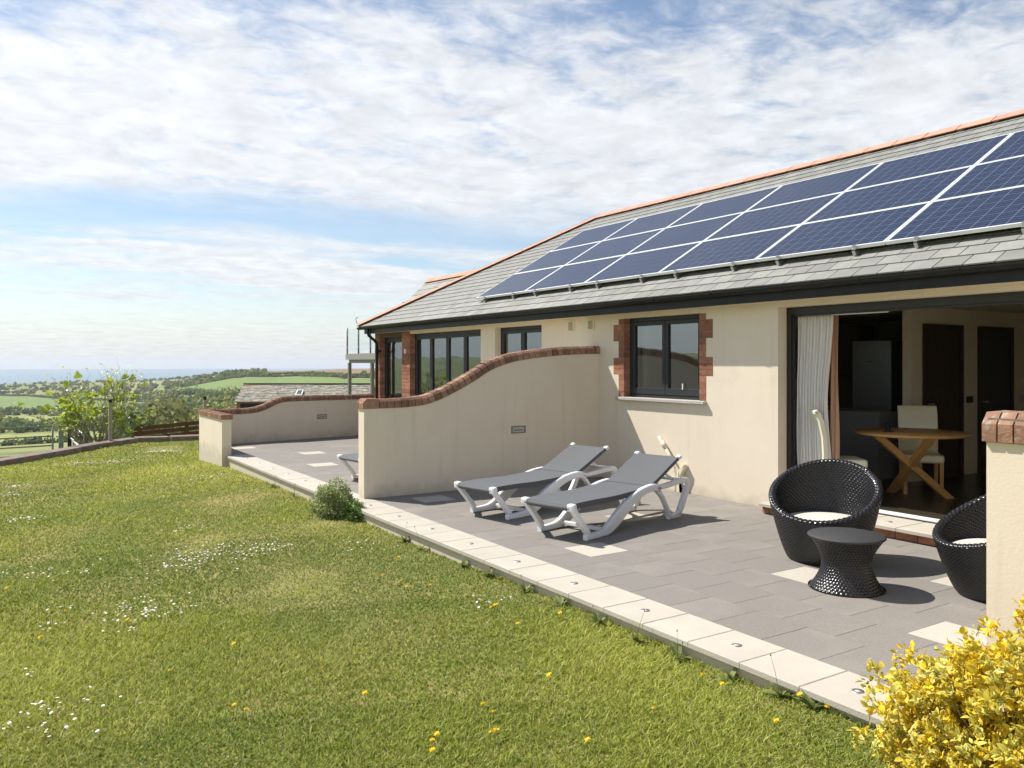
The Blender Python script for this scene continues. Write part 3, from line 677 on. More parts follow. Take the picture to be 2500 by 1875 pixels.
def vents():
    for y in (10.01,9.515):
        v=empty('air_vent',(XW,y,2.238),0,H)
        f=MB(); 
        for b in ((-.08,.08,.065,.085),(-.08,.08,-.085,-.065),(-.08,-.06,-.065,.065),(.06,.08,-.065,.065)): f.box(-.022,.004,b[0],b[1],b[2],b[3])
        f.build('frame',pvc_m,v,bevel=.003); MB().box(-.006,.004,-.06,.06,-.065,.065).build('backing',black_m,v)
        sm=MB().add([(-.018,-.06,-.006),(-.004,-.06,.006),(-.004,.06,.006),(-.018,.06,-.006),(-.016,-.06,-.008),(-.002,-.06,.004),(-.002,.06,.004),(-.016,.06,-.008)],[(0,1,2,3),(4,7,6,5),(0,3,7,4),(1,5,6,2),(0,4,5,1),(3,2,6,7)]).mesh('louvre',pvc_m)
        for k in range(9): link('louvre',sm,v,(0,0,-.057+k*.0143))
vents()
b_=MB(); b_.box(XW-.045,XW-.004,15.965,16.005,1.88,1.98); b_.build('wall_sensor',white_m,H,bevel=.006)
# solar panels ------------------------------------------------------------
def cell_mat():
    m=bpy.data.materials.new('solar_cells'); m.use_nodes=True; nt=m.node_tree; N=nt.nodes; L=nt.links; b=N['Principled BSDF']
    tc=N.new('ShaderNodeTexCoord'); sp=N.new('ShaderNodeSeparateXYZ'); L.new(tc.outputs['Object'],sp.inputs[0])
    def mm(op,a,b_=None):
        x=N.new('ShaderNodeMath'); x.operation=op
        for i,v in enumerate((a,b_)):
            if v is None: continue
            if isinstance(v,(int,float)): x.inputs[i].default_value=v
            else: L.new(v,x.inputs[i])
        return x.outputs[0]
    def line(c,per,off,wd):
        f=mm('FRACT',mm('DIVIDE',mm('ADD',c,off+50*per),per)); d=mm('ABSOLUTE',mm('SUBTRACT',f,.5)); return mm('GREATER_THAN',d,.5-wd/per/2)
    # local x runs up the slope (6 cells), local y along the roof (10 cells)
    g=mm('MAXIMUM',line(sp.outputs[0],.156,0,.005),line(sp.outputs[1],.158,0,.005))
    bus=mm('MAXIMUM',line(sp.outputs[0],.156,.052,.003),line(sp.outputs[0],.156,-.052,.003))
    vo=N.new('ShaderNodeTexVoronoi'); vo.inputs['Scale'].default_value=45; L.new(tc.outputs['Object'],vo.inputs['Vector'])
    oi=N.new('ShaderNodeObjectInfo')
    def mixc(f,a,c):
        x=N.new('ShaderNodeMix'); x.data_type='RGBA'
        if isinstance(f,(int,float)): x.inputs[0].default_value=f
        else: L.new(f,x.inputs[0])
        for i,v in ((6,a),(7,c)):
            if isinstance(v,tuple): x.inputs[i].default_value=(*v,1)
            else: L.new(v,x.inputs[i])
        return x.outputs[2]
    sv=N.new('ShaderNodeSeparateColor'); L.new(vo.outputs['Color'],sv.inputs[0])
    base=mixc(sv.outputs[0],(.008,.013,.036),(.013,.020,.048))
    c=mixc(bus,base,(.13,.15,.22)); c=mixc(g,c,(.19,.22,.29)); L.new(c,b.inputs['Base Color'])
    b.inputs['Roughness'].default_value=.33; b.inputs['Specular IOR Level'].default_value=.3; b.inputs['Coat Weight'].default_value=.2; b.inputs['Coat Roughness'].default_value=.06
    return m
def panels():
    cm=cell_mat(); Lw,Hh=1.640,.978; px,py=1.652,.985
    fr=MB(); t=.036; b=.022
    fr.box(0,b,0,Lw,0,t); fr.box(Hh-b,Hh,0,Lw,0,t); fr.box(b,Hh-b,0,b,0,t); fr.box(b,Hh-b,Lw-b,Lw,0,t); fm=fr.mesh('frame',alu_m)
    MBc=MB().box(-Hh/2+b,Hh/2-b,-Lw/2+b,Lw/2-b,-.003,.003).mesh('cells',cm)
    cl=MB(); cl.box(-.05,.012,-.018,.018,.0,.012); cl.box(-.05,-.038,-.018,.018,-.05,.012); cl.box(-.04,.02,-.012,.012,-.06,-.03); cl.box(-.012,0,-.02,.02,.01,.048); clm=cl.mesh('clamp',steel_m)
    rl=MB().box(0,3.05,-.02,.02,-.045,-.006).mesh('mounting_rail',steel_m)
    s00=.515; off=.085; rows=['lowest','middle','top']; words=['first','second','third','fourth','fifth','sixth','seventh']
    ca,sa=math.cos(PIT),math.sin(PIT)
    for c in range(7):
        for r in range(3):
            s=s00+r*py; yb=13.10-px*(c+1)+.006
            loc=(XE+s*ca-sa*off,yb,ZE+s*sa+ca*off)
            P=empty('solar_panel',loc); P.rotation_euler=(0,-PIT,0)
            tag(P,f'{words[c]} solar panel from the hip end in the {rows[r]} row on the slate roof','solar panel','solar panels on the roof')
            link('frame',fm,P); link('cells',MBc,P,(Hh/2,Lw/2,t-.006))
            if r==0:
                for q in (.33,Lw-.33): link('clamp',clm,P,(0,q,-.0))
                for q in (.33,Lw-.33): link('mounting_rail',rl,P,(-.03,q,-.012))
panels()
# ---------------------------------------------------------------- interior furniture
FL=.135
def dining_table():
    cx,cy=8.72,5.28
    T=empty('dining_table',(cx,cy,FL)); tag(T,'round oak dining table with crossed legs inside the open patio door','table')
    t=MB(); t.lathe([(.0001,.72),(.56,.72),(.60,.732),(.605,.745),(.60,.756),(.0001,.757)],64); t.build('table_top',oak_m,T)
    for a in (R_(-30),R_(60)):
        g=MB(); ux,uy=math.cos(a),math.sin(a)
        for s in (1,-1):
            p0=Vector((ux*.44*s,uy*.44*s,0)); p1=Vector((-ux*.40*s,-uy*.40*s,.72)); 
            if s==-1 : continue
            w=.05; n=Vector((-uy,ux,0))*.035; h_=Vector((.055*ux,.055*uy,0))
            g.add([p0-n-h_,p0+n-h_,p0+n+h_,p0-n+h_,p1-n-h_,p1+n-h_,p1+n+h_,p1-n+h_],[(0,3,2,1),(4,5,6,7),(0,1,5,4),(1,2,6,5),(2,3,7,6),(3,0,4,7)])
        g.build('leg',oak_m,T)
    k=MB(); k.lathe([(.0001,0),(.06,0),(.06,.004),(.0001,.006)],20); k.lathe([(.028,.004),(.028,.11),(.0001,.11)],16)
    J=empty('salt_mill',(8.50,5.42,FL+.757)); tag(J,'small dark glass jar standing on the round oak table','jar'); k.build('jar',black_m,J)
dining_table()
def dining_chair():
    T=empty('dining_chair')
    s=MB(); s.box(-.22,.22,-.22,.22,.37,.47); s.build('seat',leather_m,T,bevel=.03,seg=4)
    prof=[(-.20,.38),(-.205,.55),(-.215,.72),(-.25,.90),(-.285,.985),(-.32,1.015),(-.35,1.0),(-.345,.965)]
    b=MB(); vs=[]; fs=[]; th=.05; n=len(prof)
    for i,(x,z) in enumerate(prof):
        a=prof[max(i-1,0)]; c=prof[min(i+1,n-1)]; tx,tz_=c[0]-a[0],c[1]-a[1]; l=math.hypot(tx,tz_); nx,nz=-tz_/l*th,tx/l*th
        for yy in (-.215,.215): vs+=[(x,yy,z),(x+nx,yy,z+nz)]
    for i in range(n-1):
        a=i*4; c=a+4; fs+=[(a,a+2,c+2,c),(a+1,c+1,c+3,a+3),(a,c,c+1,a+1),(a+2,a+3,c+3,c+2)]
    fs+=[(0,1,3,2),(n*4-4,n*4-2,n*4-1,n*4-3)]; b.add(vs,fs,True); o=b.build('backrest',leather_m,T,bevel=.012)
    lm=MB().add([(-.018,-.018,0),(.018,-.018,0),(.018,.018,0),(-.018,.018,0),(-.022,-.022,.38),(.022,-.022,.38),(.022,.022,.38),(-.022,.022,.38)],[(0,3,2,1),(4,5,6,7),(0,1,5,4),(1,2,6,5),(2,3,7,6),(3,0,4,7)]).mesh('leg',oak_m)
    for x in (-.19,.19):
        for y in (-.19,.19): link('leg',lm,T,(x,y,0))
    return T
ch=dining_chair(); ch.location=(8.0,5.66,FL); ch.rotation_euler=(0,0,math.atan2(-.537,.843)-.1); tag(ch,'cream leather dining chair in front of the white curtain','chair','cream dining chairs')
c2=copy_tree(ch); c2.location=(9.22,5.46,FL); c2.rotation_euler=(0,0,math.atan2(-.62,-.78)); tag(c2,'cream leather dining chair on the far side of the round oak table','chair','cream dining chairs')
def fridge():
    T=empty('refrigerator',(10.5,6.85,FL)); tag(T,'tall stainless steel refrigerator in the kitchen beyond the table','refrigerator')
    T.location=(10.62,6.72,FL)
    MB().box(.03,.65,0,.62,0,1.86).build('cabinet',M('fridge_side',(.05,.05,.055),rough=.5),T)
    st=M('stainless_door',(.30,.31,.32),(.25,.26,.27),scale=3,rough=.30,metal=.9,stretch=(1,60,1))
    MB().box(0,.028,.005,.615,.02,.62).build('door',st,T,bevel=.006); MB().box(0,.028,.005,.615,.63,1.855).build('door',st,T,bevel=.006)
    MB().box(-.006,0,.30,.36,1.55,1.56).build('badge',black_m,T)
    K=empty('kitchen_counter',(9.9,6.5,FL)); K.location=(9.75,6.35,FL); tag(K,'pale kitchen peninsula with grey worktop below the refrigerator','kitchen counter')
    MB().box(.02,.5,0,2.0,0,.84).build('carcass',M('grey_unit',(.22,.23,.25),rough=.5),K); MB().box(0,.53,-.02,2.0,.84,.88).build('worktop',M('grey_worktop',(.30,.29,.28),(.22,.21,.2),scale=40,rough=.4),K)
    U=empty('wall_cupboard',(10.9,7.40,1.5)); tag(U,'dark wall cupboard beside the refrigerator','cupboard'); MB().box(0,.35,0,1.1,0,.75).build('carcass',wood_dark,U); MB().box(-.02,0,.01,.54,.01,.74).build('door',wood_dark,U); MB().box(-.02,0,.56,1.09,.01,.74).build('door',wood_dark,U)
    for i,(xa,xb,lab) in enumerate(((10.2,11.15,'closed dark wooden door in the wall behind the dining table'),(11.55,12.5,'dark glazed door standing beside the wooden door indoors'))):
        Dd=empty('interior_door',(xa,6.02,FL)); tag(Dd,lab,'door'); w=xb-xa
        f=MB(); f.box(0,.07,-.03,.0,0,2.05); f.box(w-.07,w,-.03,0,0,2.05); f.box(.07,w-.07,-.03,0,1.98,2.05); f.build('frame',wood_dark,Dd)
        MB().box(.07,w-.07,-.012,0,0,1.98).build('leaf',wood_dark if i==0 else anth_m,Dd)
        MB().box(.12,.2,-.05,-.012,.98,1.0).build('handle',steel_m,Dd)
    for (x,lab,mm) in ((11.27,'dark switch plate between the two interior doors',black_m),(12.7,'pale double light switch beside the glazed door',steel_m)):
        sw=MB().box(0,.15,-.012,0,0,.09).build('light_switch',mm,None,(x,6.02,1.12)); tag(sw,lab,'switch')
fridge()
def curtain():
    T=empty('curtain',(7.745,5.55,FL)); tag(T,'white gathered curtain hanging at the open patio door','curtain')
    for nm,x0,y0,y1,amp,mat,waves,nar in (('voile',0,.04,.50,.035,curt_m,11,.86),('lining',.05,.0,.11,.012,peach_m,2,.95)):
        n=160; m=26; vs=[]; fs=[]
        for j in range(m+1):
            v=j/m; z=2.06*(1-v)
            for i in range(n+1):
                u=i/n; pin=1-(1-nar)*math.sin(min(1,v*1.25)*math.pi*.8)**2 if nm=='voile' else 1-.1*v
                yy=y1-(y1-y0)*(u)*pin; a=amp*(.35+.65*min(1,v*3))
                vs.append((x0+a*math.sin(u*waves*6.283+.8*math.sin(v*3+u*5))+.012*math.sin(u*waves*15+v*4),yy+.006*math.sin(v*9+u*30),z))
        for j in range(m):
            for i in range(n): a=j*(n+1)+i; fs.append((a,a+1,a+n+2,a+n+1))
        MB().add(vs,fs,True).build(nm,mat,T)
    MB().tube([(.03,-.6,2.07),(.03,.52,2.07)],.012,8).build('curtain_rail',white_m,T)
curtain()
# ---------------------------------------------------------------- sun loungers
def smooth_path(pts,n=6):
    out=[]
    for i in range(len(pts)-1):
        p0=pts[max(i-1,0)];p1=pts[i];p2=pts[i+1];p3=pts[min(i+2,len(pts)-1)]
        for k in range(n):
            t=k/n; out.append(tuple(.5*((2*b)+(-a+c)*t+(2*a-5*b+4*c-d)*t*t+(-a+3*b-3*c+d)*t**3) for a,b,c,d in zip(p0,p1,p2,p3)))
    out.append(pts[-1]); return out
def ribbon(mb,pts,y0,y1,n=6,ch=.008):          # pts (s,z,width): band in the s-z plane, thickness y0..y1, rounded arrises
    P=smooth_path(pts,n); vs=[]; fs=[]; m=len(P)
    for i,(s,z,w) in enumerate(P):
        a=P[max(i-1,0)]; b=P[min(i+1,m-1)]; tx,tz_=b[0]-a[0],b[1]-a[1]; l=math.hypot(tx,tz_) or 1; nx,nz=-tz_/l,tx/l; h_=w/2
        for (q,yy) in ((-h_+ch,y0),(h_-ch,y0),(h_,y0+ch),(h_,y1-ch),(h_-ch,y1),(-h_+ch,y1),(-h_,y1-ch),(-h_,y0+ch)):
            vs.append((s+nx*q,yy,z+nz*q))
    for i in range(m-1):
        for k in range(8): fs.append((i*8+k,i*8+(k+1)%8,(i+1)*8+(k+1)%8,(i+1)*8+k))
    fs+=[tuple(range(7,-1,-1)),tuple((m-1)*8+k for k in range(8))]
    mb.add(vs,fs)
def lounger():
    T=empty('sun_lounger'); W_=.63
    for y0,y1 in ((0,.055),(W_-.055,W_)):
        f=MB()
        ribbon(f,[(-.215,.325,.055),(-.10,.195,.052),(.015,.062,.056)],y0,y1,4)
        ribbon(f,[(-.02,.028,.052),(.10,.030,.056),(.22,.036,.066),(.33,.062,.105),(.46,.135,.13),(.60,.22,.125),(.74,.295,.10),(.88,.345,.082),(1.03,.372,.072),(1.15,.37,.075),(1.215,.335,.07)],y0,y1,5)
        ribbon(f,[(1.185,.335,.05),(1.27,.265,.042),(1.345,.16,.040),(1.42,.045,.048)],y0,y1,4)
        ribbon(f,[(1.40,.026,.050),(1.50,.026,.052),(1.60,.032,.060)],y0,y1,4)
        ribbon(f,[(1.585,.028,.055),(1.655,.11,.066),(1.725,.225,.066),(1.775,.315,.068),(1.77,.372,.06),(1.70,.392,.056),(1.55,.384,.054),(1.36,.368,.05),(1.16,.36,.04)],y0,y1,5)
        f.build('side_frame',white_m,T)
    # sling bed and backrest, thick hemmed edges
    def sling(name,pts,th,ya,yb):
        P=smooth_path(pts,6); m=len(P); vs=[]; fs=[]; n=10
        for i,(s,z) in enumerate(P):
            a=P[max(i-1,0)]; b=P[min(i+1,m-1)]; l=math.hypot(b[0]-a[0],b[1]-a[1]); nx,nz=-(b[1]-a[1])/l,(b[0]-a[0])/l
            for k in range(n+1):
                u=k/n; sag=-.012*math.sin(math.pi*u)*math.sin(math.pi*i/(m-1))
                vs.append((s+nx*sag,ya+(yb-ya)*u,z+nz*sag))
            for k in range(n,-1,-1):
                u=k/n; tt=th if k in (0,n) else th*.45
                vs.append((s-nx*tt,ya+(yb-ya)*u,z-nz*tt))
        c=2*(n+1)
        for i in range(m-1):
            for k in range(c): fs.append((i*c+k,i*c+(k+1)%c,(i+1)*c+(k+1)%c,(i+1)*c+k))
        fs+=[tuple(range(c-1,-1,-1)),tuple((m-1)*c+k for k in range(c))]
        MB().add(vs,fs).build(name,sling_m,T)
    sling('bed_sling',[(-.235,.300),(-.25,.325),(-.235,.35),(-.19,.362),(.1,.368),(.45,.365),(.8,.378),(1.08,.392)],.052,.035,W_-.035)
    sling('backrest_sling',[(1.06,.394),(1.20,.452),(1.40,.548),(1.58,.634),(1.625,.652),(1.645,.645)],.040,.035,W_-.035)
    bt=MB(); 
    for yy in (.085,W_-.085): bt.tube([(1.05,yy,.355),(1.25,yy,.43),(1.58,yy,.588)],.014,8)
    bt.tube([(1.59,.06,.592),(1.59,W_-.06,.592)],.014,8); bt.build('backrest_frame',white_m,T)
    cm=MB(); cm.box(-.035,.03,-.042,.042,-.042,.03); me=cm.mesh('corner_cap',white_m)
    for x,y,z,ry in ((-.215,.028,.338,-.1),(-.215,W_-.028,.338,-.1)):
        o=link('corner_cap',me,T,(x,y,z),(0,ry,0)); b=o.modifiers.new('b','BEVEL'); b.width=.018; b.segments=3
    me2=MB().box(-.026,.026,-.03,.03,-.022,.016).mesh('corner_cap',white_m)
    for y in (.045,W_-.045):
        o=link('corner_cap',me2,T,(1.635,y,.647),(0,-.45,0)); b=o.modifiers.new('b','BEVEL'); b.width=.012; b.segments=3
    MB().box(1.58,1.73,.05,W_-.05,.392,.412).build('rear_shelf',white_m,T,bevel=.008)
    MB().box(1.05,1.09,.05,W_-.05,.33,.36).build('cross_bar',white_m,T,bevel=.008)
    MB().box(.30,.34,.05,W_-.05,.03,.07).build('cross_bar',white_m,T,bevel=.008)
    st=MB(); 
    for yy in (.08,W_-.08): st.tube([(1.36,yy,.505),(1.60,yy,.40)],.013,6)
    st.build('prop_strut',white_m,T)
    return T
LG='white and grey sun loungers on the terrace'
l1=lounger(); l1.location=(4.67,5.99,0); l1.rotation_euler=(0,0,math.atan2(.37,1.48)); tag(l1,'white and grey sun lounger on open paving, between another lounger and the wicker chairs','sun lounger',LG)
l2=copy_tree(l1); l2.location=(4.588,7.24,0); l2.rotation_euler=(0,0,R_(11)); tag(l2,'white and grey sun lounger standing right beside the curved dividing wall','sun lounger',LG)
l3=copy_tree(l1); l3.location=(4.42,10.45,0); l3.rotation_euler=(0,0,R_(9)); tag(l3,'white sun lounger mostly hidden behind the curved dividing wall','sun lounger',LG)
# ---------------------------------------------------------------- wicker tub chairs and table
def weave(P,nu,nv,cu,cv,amp,closed=True):
    """P(u,v)->(point,normal); over-under strand relief, returns verts, faces"""
    vs=[]; fs=[]
    for j in range(nv+1):
        v=j/nv
        for i in range(nu):
            u=i/nu; p,n=P(u,v)
            a=u*cu+.10*math.sin(v*23+u*37); b=v*cv+.10*math.sin(u*61+v*11)+.07*math.sin(u*143); ph=(int(math.floor(b))%2)*.5
            hgt=abs(math.cos(math.pi*(a+ph)))*(.35+.65*abs(math.sin(math.pi*b)))
            vs.append((p[0]+n[0]*amp*hgt,p[1]+n[1]*amp*hgt,p[2]+n[2]*amp*hgt))
    for j in range(nv):
        for i in range(nu): fs.append((j*nu+i,j*nu+(i+1)%nu,(j+1)*nu+(i+1)%nu,(j+1)*nu+i))
    return vs,fs
def tub_chair():
    T=empty('tub_chair')
    zr=lambda q:.575-.205*math.cos(q)
    rr=lambda q:.446+.004*math.cos(q)
    def outer(u,v):
        q=2*math.pi*u; h_=zr(q); z=h_*v; r=.285+(rr(q)-.285)*(v*1.0)**.72
        return (r*math.cos(q),r*math.sin(q),z),(math.cos(q),math.sin(q),-.15)
    vs,fs=weave(outer,432,120,72,34,.008); m=MB(); m.add(vs,fs,True); m.build('outer_shell',wick_m,T)
    def inner(u,v):
        q=2*math.pi*u; h_=zr(q); z0=.20; z=z0+(h_-z0)*v; r=.30+(rr(q)-.050-.30)*v**.62
        return (r*math.cos(q),r*math.sin(q),z),(-math.cos(q),-math.sin(q),.35)
    vs,fs=weave(inner,432,96,72,27,.008); m=MB(); m.add(vs,[f[::-1] for f in fs],True)
    m.build('inner_shell',wick_m,T)
    def rim(u,v):
        q=2*math.pi*u; a=math.pi*v; c=rr(q)-.025; r=c+.029*math.cos(a); z=zr(q)+.022*math.sin(a)
        return (r*math.cos(q),r*math.sin(q),z),(math.cos(a)*math.cos(q),math.cos(a)*math.sin(q),math.sin(a))
    vs,fs=weave(rim,432,18,72,3,.008); MB().add(vs,fs,True).build('rim',wick_m,T)
    MB().lathe([(.0001,.20),(.31,.20)],48).build('seat_base',wick_m,T)
    c=MB(); c.lathe([(.0001,.255),(.30,.255),(.345,.275),(.357,.305),(.345,.332),(.30,.348),(.20,.360),(.0001,.366)],56); c.tube([(.356*math.cos(k*math.pi/28),.356*math.sin(k*math.pi/28),.308) for k in range(57)],.006,6); c.build('cushion',cush_m,T)
    return T
t1=tub_chair(); t1.location=(5.93,4.36,0); t1.rotation_euler=(0,0,math.atan2(-.40,-.917)); tag(t1,'black wicker tub chair with pale cushion standing behind the hourglass table','chair','black wicker tub chairs')
t2=copy_tree(t1); t2.location=(6.06,2.97,0); t2.rotation_euler=(0,0,math.atan2(.50,-.86)); tag(t2,'black wicker tub chair partly hidden by the cream wall end with brick cap','chair','black wicker tub chairs')
def side_table():
    T=empty('side_table',(5.30,3.71,0)); tag(T,'black wicker hourglass side table between the tub chairs','table')
    def rad(z): t=(z-.19)/.20; return .166+.098*abs(t)**1.7
    def body(u,v): 
        q=2*math.pi*u; z=.004+.38*v; r=rad(z); return (r*math.cos(q),r*math.sin(q),z),(math.cos(q),math.sin(q),0)
    vs,fs=weave(body,400,80,50,20,.009); MB().add(vs,fs,True).build('body',wick_m,T)
    m=MB(); m.lathe([(.262,.374),(.272,.382),(.272,.391),(.262,.398),(.0001,.399)],64); m.build('top',wickflat_m,T)
    MB().lathe([(.262,.0),(.27,.004),(.268,.012)],48).build('foot_rim',wick_m,T)
side_table()
# ---------------------------------------------------------------- small things by the wall
def waste_pipe():
    T=empty('waste_pipe',(7.42,7.70,0)); tag(T,'cream plastic waste pipe with elbow leaning out from the house wall','pipe')
    m=MB(); m.tube([(0,-.02,.0),(0,-.02,.20),(-.01,.0,.30),(-.01,.08,.45),(-.01,.19,.57)],.019,10); m.build('pipe',pvc_m,T)
    m=MB(); m.tube([(-.01,.17,.548),(-.01,.245,.632)],.027,10); m.tube([(-.01,.20,.58),(-.01,.30,.69)],.022,10); m.build('elbow',pvc_m,T)
    B=empty('pump_housing',(7.43,7.58,0)); tag(B,'cream curved plastic cover standing at the foot of the house wall','cover')
    m=MB(); m.prism([(-.06,0),(.07,0),(.07,.19),(.04,.28),(-.02,.35),(-.06,.37),(-.045,.30),(.0,.22),(.01,.14),(.01,.0)],'x',-.04,.03); m.build('cover',pvc_m,B,bevel=.006)
    D=MB().box(-.12,.12,-.16,.16,0,.012).build('drain_cover',M('drain_grid',(.16,.15,.10),(.10,.09,.06),scale=60,rough=.8),None,(6.9,7.95,.001)); tag(D,'dark drain cover in the paving by the house wall','drain cover')
waste_pipe()
# ---------------------------------------------------------------- plants
def leaf_mesh_data(L,Wd,fold=.25,curl=.15):
    """leaf in local x (length) y (width), 8 verts, 6 faces(tri/quad as quads)"""
    xs=[0,.3,.68,1.0]; ws=[.10,1.0,.82,.06]
    V=[]
    for x,w in zip(xs,ws):
        zc=-curl*L*(x**2); V+= [(x*L,-w*Wd/2,zc+fold*w*Wd/2),(x*L,0,zc),(x*L,w*Wd/2,zc+fold*w*Wd/2)]
    F=[]
    for i in range(3): a=i*3; F+=[(a,a+3,a+4,a+1),(a+1,a+4,a+5,a+2)]
    return np.array(V),np.array(F)
def leaf_cloud(pos,dirs,ups,size,LV,LF,colf,colors=None):
    n=len(pos); X=dirs/np.linalg.norm(dirs,axis=1,keepdims=True); Y=np.cross(ups,X); Y/=np.linalg.norm(Y,axis=1,keepdims=True)+1e-9; Z=np.cross(X,Y)
    V=pos[:,None,:]+size[:,None,None]*(LV[None,:,0:1]*X[:,None]+LV[None,:,1:2]*Y[:,None]+LV[None,:,2:3]*Z[:,None])
    F=(np.arange(n)[:,None,None]*len(LV)+LF[None]).reshape(-1,LF.shape[1])
    Cc=colf(n,len(LV))
    return V.reshape(-1,3),F,Cc.reshape(-1,3)
def yellow_shrub():
    base=(3.20,1.60,-.07)
    T=empty('yellow_shrub',base); tag(T,'bushy shrub with bright yellow and green variegated leaves beside the wall end','shrub')
    lobes=[((-.06,.05,.31),.39,.34),((.08,-.28,.50),.41,.39),((.0,-.72,.58),.47,.50),((.02,.20,.20),.26,.26),((-.16,-.20,.18),.27,.24),((.16,-.42,.84),.30,.30),((.18,.12,.36),.20,.18)]
    pos=[];dirs=[]
    r=np.random.default_rng(5)
    while len(pos)<38000:
        c,rad,hz=lobes[r.choice(len(lobes),p=np.array([2,2.2,2.2,1.3,1.3,1,.8])/10.8)]
        d=r.normal(size=3); d/=np.linalg.norm(d); bump=1+.10*math.sin(d[0]*9+d[1]*7+c[0]*20)+.09*math.sin(d[2]*11+d[1]*5)
        k=(r.random()**.28)*bump*rad*(1 if r.random()>.06 else 1.12); p=np.array(c)+d*np.array([k,k,k*hz/rad])
        if p[2]<-.0: continue
        pos.append(p); dirs.append(d)
    pos=np.array(pos); nrm=np.array(dirs)
    # cluster leaves into small rosettes
    seeds=pos[r.choice(len(pos),3200,replace=False)]
    asg=r.integers(0,3200,len(pos)); srt=seeds[asg]; 
    P=srt+r.normal(0,.011,(len(pos),3)); cen=np.array([0,-.3,.3])
    out=(srt-cen); out/=np.linalg.norm(out,axis=1,keepdims=True)
    sun=np.array([-.3,.3,.9]); D=out*.55+sun*.35+r.normal(0,.62,(len(pos),3)); U=out*.4+sun*.6+r.normal(0,.3,(len(pos),3))
    S=r.uniform(.6,1.4,len(pos))*.0265
    LV,LF=leaf_mesh_data(1,.56,.3,.18)
    tint=r.random(3200)[asg]; low=np.clip((.42-P[:,2])/.45,0,1)*.35
    def colf(n,m,sel=slice(None)):
        ye=np.array([.80,.60,.035]); pale=np.array([.80,.70,.20]); gr=np.array([.20,.27,.045])
        g=np.clip(tint[sel]*.95-.24+r.normal(0,.22,n)+low[sel]*.5,0,1)
        edge=ye+(pale-ye)*np.clip(g,0,1)[:,None]; mid=edge+(gr-edge)*np.clip(g*1.5-.1,0,.95)[:,None]
        c=np.repeat(edge[:,None],m,1); c[:,[1,4,7]]=mid[:,None]; c[:,[0,2]]=mid[:,None]*.8
        return c*r.uniform(.8,1.15,n)[:,None,None]
    lm=M('variegated_leaf',(.5,.45,.05),attr=True,rough=.45,spec=.4,trans=.30)
    Pw=P+np.array(base); cd=np.linalg.norm(Pw-np.array([0,0,1.66]),axis=1); d=Pw[:,0]*FX+Pw[:,1]*FY; u=(Pw[:,0]*RX+Pw[:,1]*RY)/d; vv=(1.66-Pw[:,2])/d
    score=cd+np.where((u>.63)|(vv>.49),9,0)
    o=np.argsort(score); near=o[:300:1]; rest=o[300:]
    V,F,Cc=leaf_cloud(P[rest],D[rest],U[rest],S[rest],LV,LF,lambda n,m:colf(n,m,rest))
    f=link('foliage',np_mesh('foliage',V,F,lm,colors=Cc),T); tag(f,kind='stuff')
    variants=[]
    for k in range(10):
        cc=colf(1,12,near[k:k+1])[0]; variants.append(np_mesh('leaf',LV,LF,lm,colors=cc))
    for i in near:
        X=Vector(D[i]).normalized(); Y=Vector(U[i]).cross(X).normalized(); Z=X.cross(Y)
        o_=link('leaf',variants[random.randrange(10)],T); o_.matrix_local=Matrix.Translation(Vector(P[i]))@Matrix((X,Y,Z)).transposed().to_4x4()@Matrix.Scale(float(S[i]),4)
    tw=MB()
    for k in range(34):
        c=lobes[r.integers(len(lobes))]; e=np.array(c[0])+r.normal(0,.28,3)*c[1]; e[2]=max(e[2],.1)
        b=np.array([r.normal(-.05,.10),r.normal(-.25,.25),-.03]); m_=(b+e)/2+r.normal(0,.04,3); tw.tube([b,m_,e],[.005,.0035,.0015],5)
    for k in range(5):
        b=np.array([r.uniform(-.2,.15),r.uniform(-.3,.22),.42]); e=b+np.array([r.normal(0,.04),r.normal(0,.04),r.uniform(.12,.24)]); tw.tube([b,(b+e)/2+r.normal(0,.008,3),e],[.003,.002,.0012],4)
    tw.build('twigs',M('shrub_twig',(.10,.075,.04),(.15,.11,.06),scale=30,rough=.9),T)
yellow_shrub()
def green_shrub():
    base=(3.33,9.12,-.14); T=empty('green_shrub',base); tag(T,'small round green and cream shrub growing against the terrace plinth','shrub')
    r=np.random.default_rng(8); n=11000
    d=r.normal(size=(n,3)); d/=np.linalg.norm(d,axis=1,keepdims=True); d[:,2]=np.abs(d[:,2])
    k=r.random(n)**.25*(1+.12*np.sin(d[:,0]*8+d[:,1]*6)+.08*np.sin(d[:,2]*13+d[:,0]*5))
    P=d*k[:,None]*np.array([.27,.31,.40]); right=(r.random(n)<.22); P[right]=P[right]*np.array([.6,.7,.5])+np.array([.14,-.30,.0])
    U=d*.5+np.array([-.2,.3,.6])+r.normal(0,.4,(n,3)); D=d*.6+r.normal(0,.6,(n,3)); S=r.uniform(.6,1.3,n)*.024
    LV,LF=leaf_mesh_data(1,.6,.3,.15)
    def colf(n_,m):
        g=np.array([.21,.33,.065]); c=np.array([.58,.60,.28]); t=np.clip(r.normal(.55,.35,n_),0,1); t[right]*=.1
        e=g+(c-g)*t[:,None]; cc=np.repeat(e[:,None],m,1); cc[:,[1,4,7]]*=.55; return cc*r.uniform(.75,1.2,n_)[:,None,None]
    V,F,Cc=leaf_cloud(P,D,U,S,LV,LF,colf)
    tag(link('foliage',np_mesh('foliage',V,F,M('shrub_leaf',(.1,.2,.05),attr=True,rough=.5,trans=.28),colors=Cc),T),kind='stuff')
    s=MB()
    for k in range(14): e=P[r.integers(n)]*.8; s.tube([(0,0,-.02),e*.5+r.normal(0,.02,3),e],[.008,.005,.002],5)
    s.build('stems',MATS['shrub_twig'],T)
green_shrub()
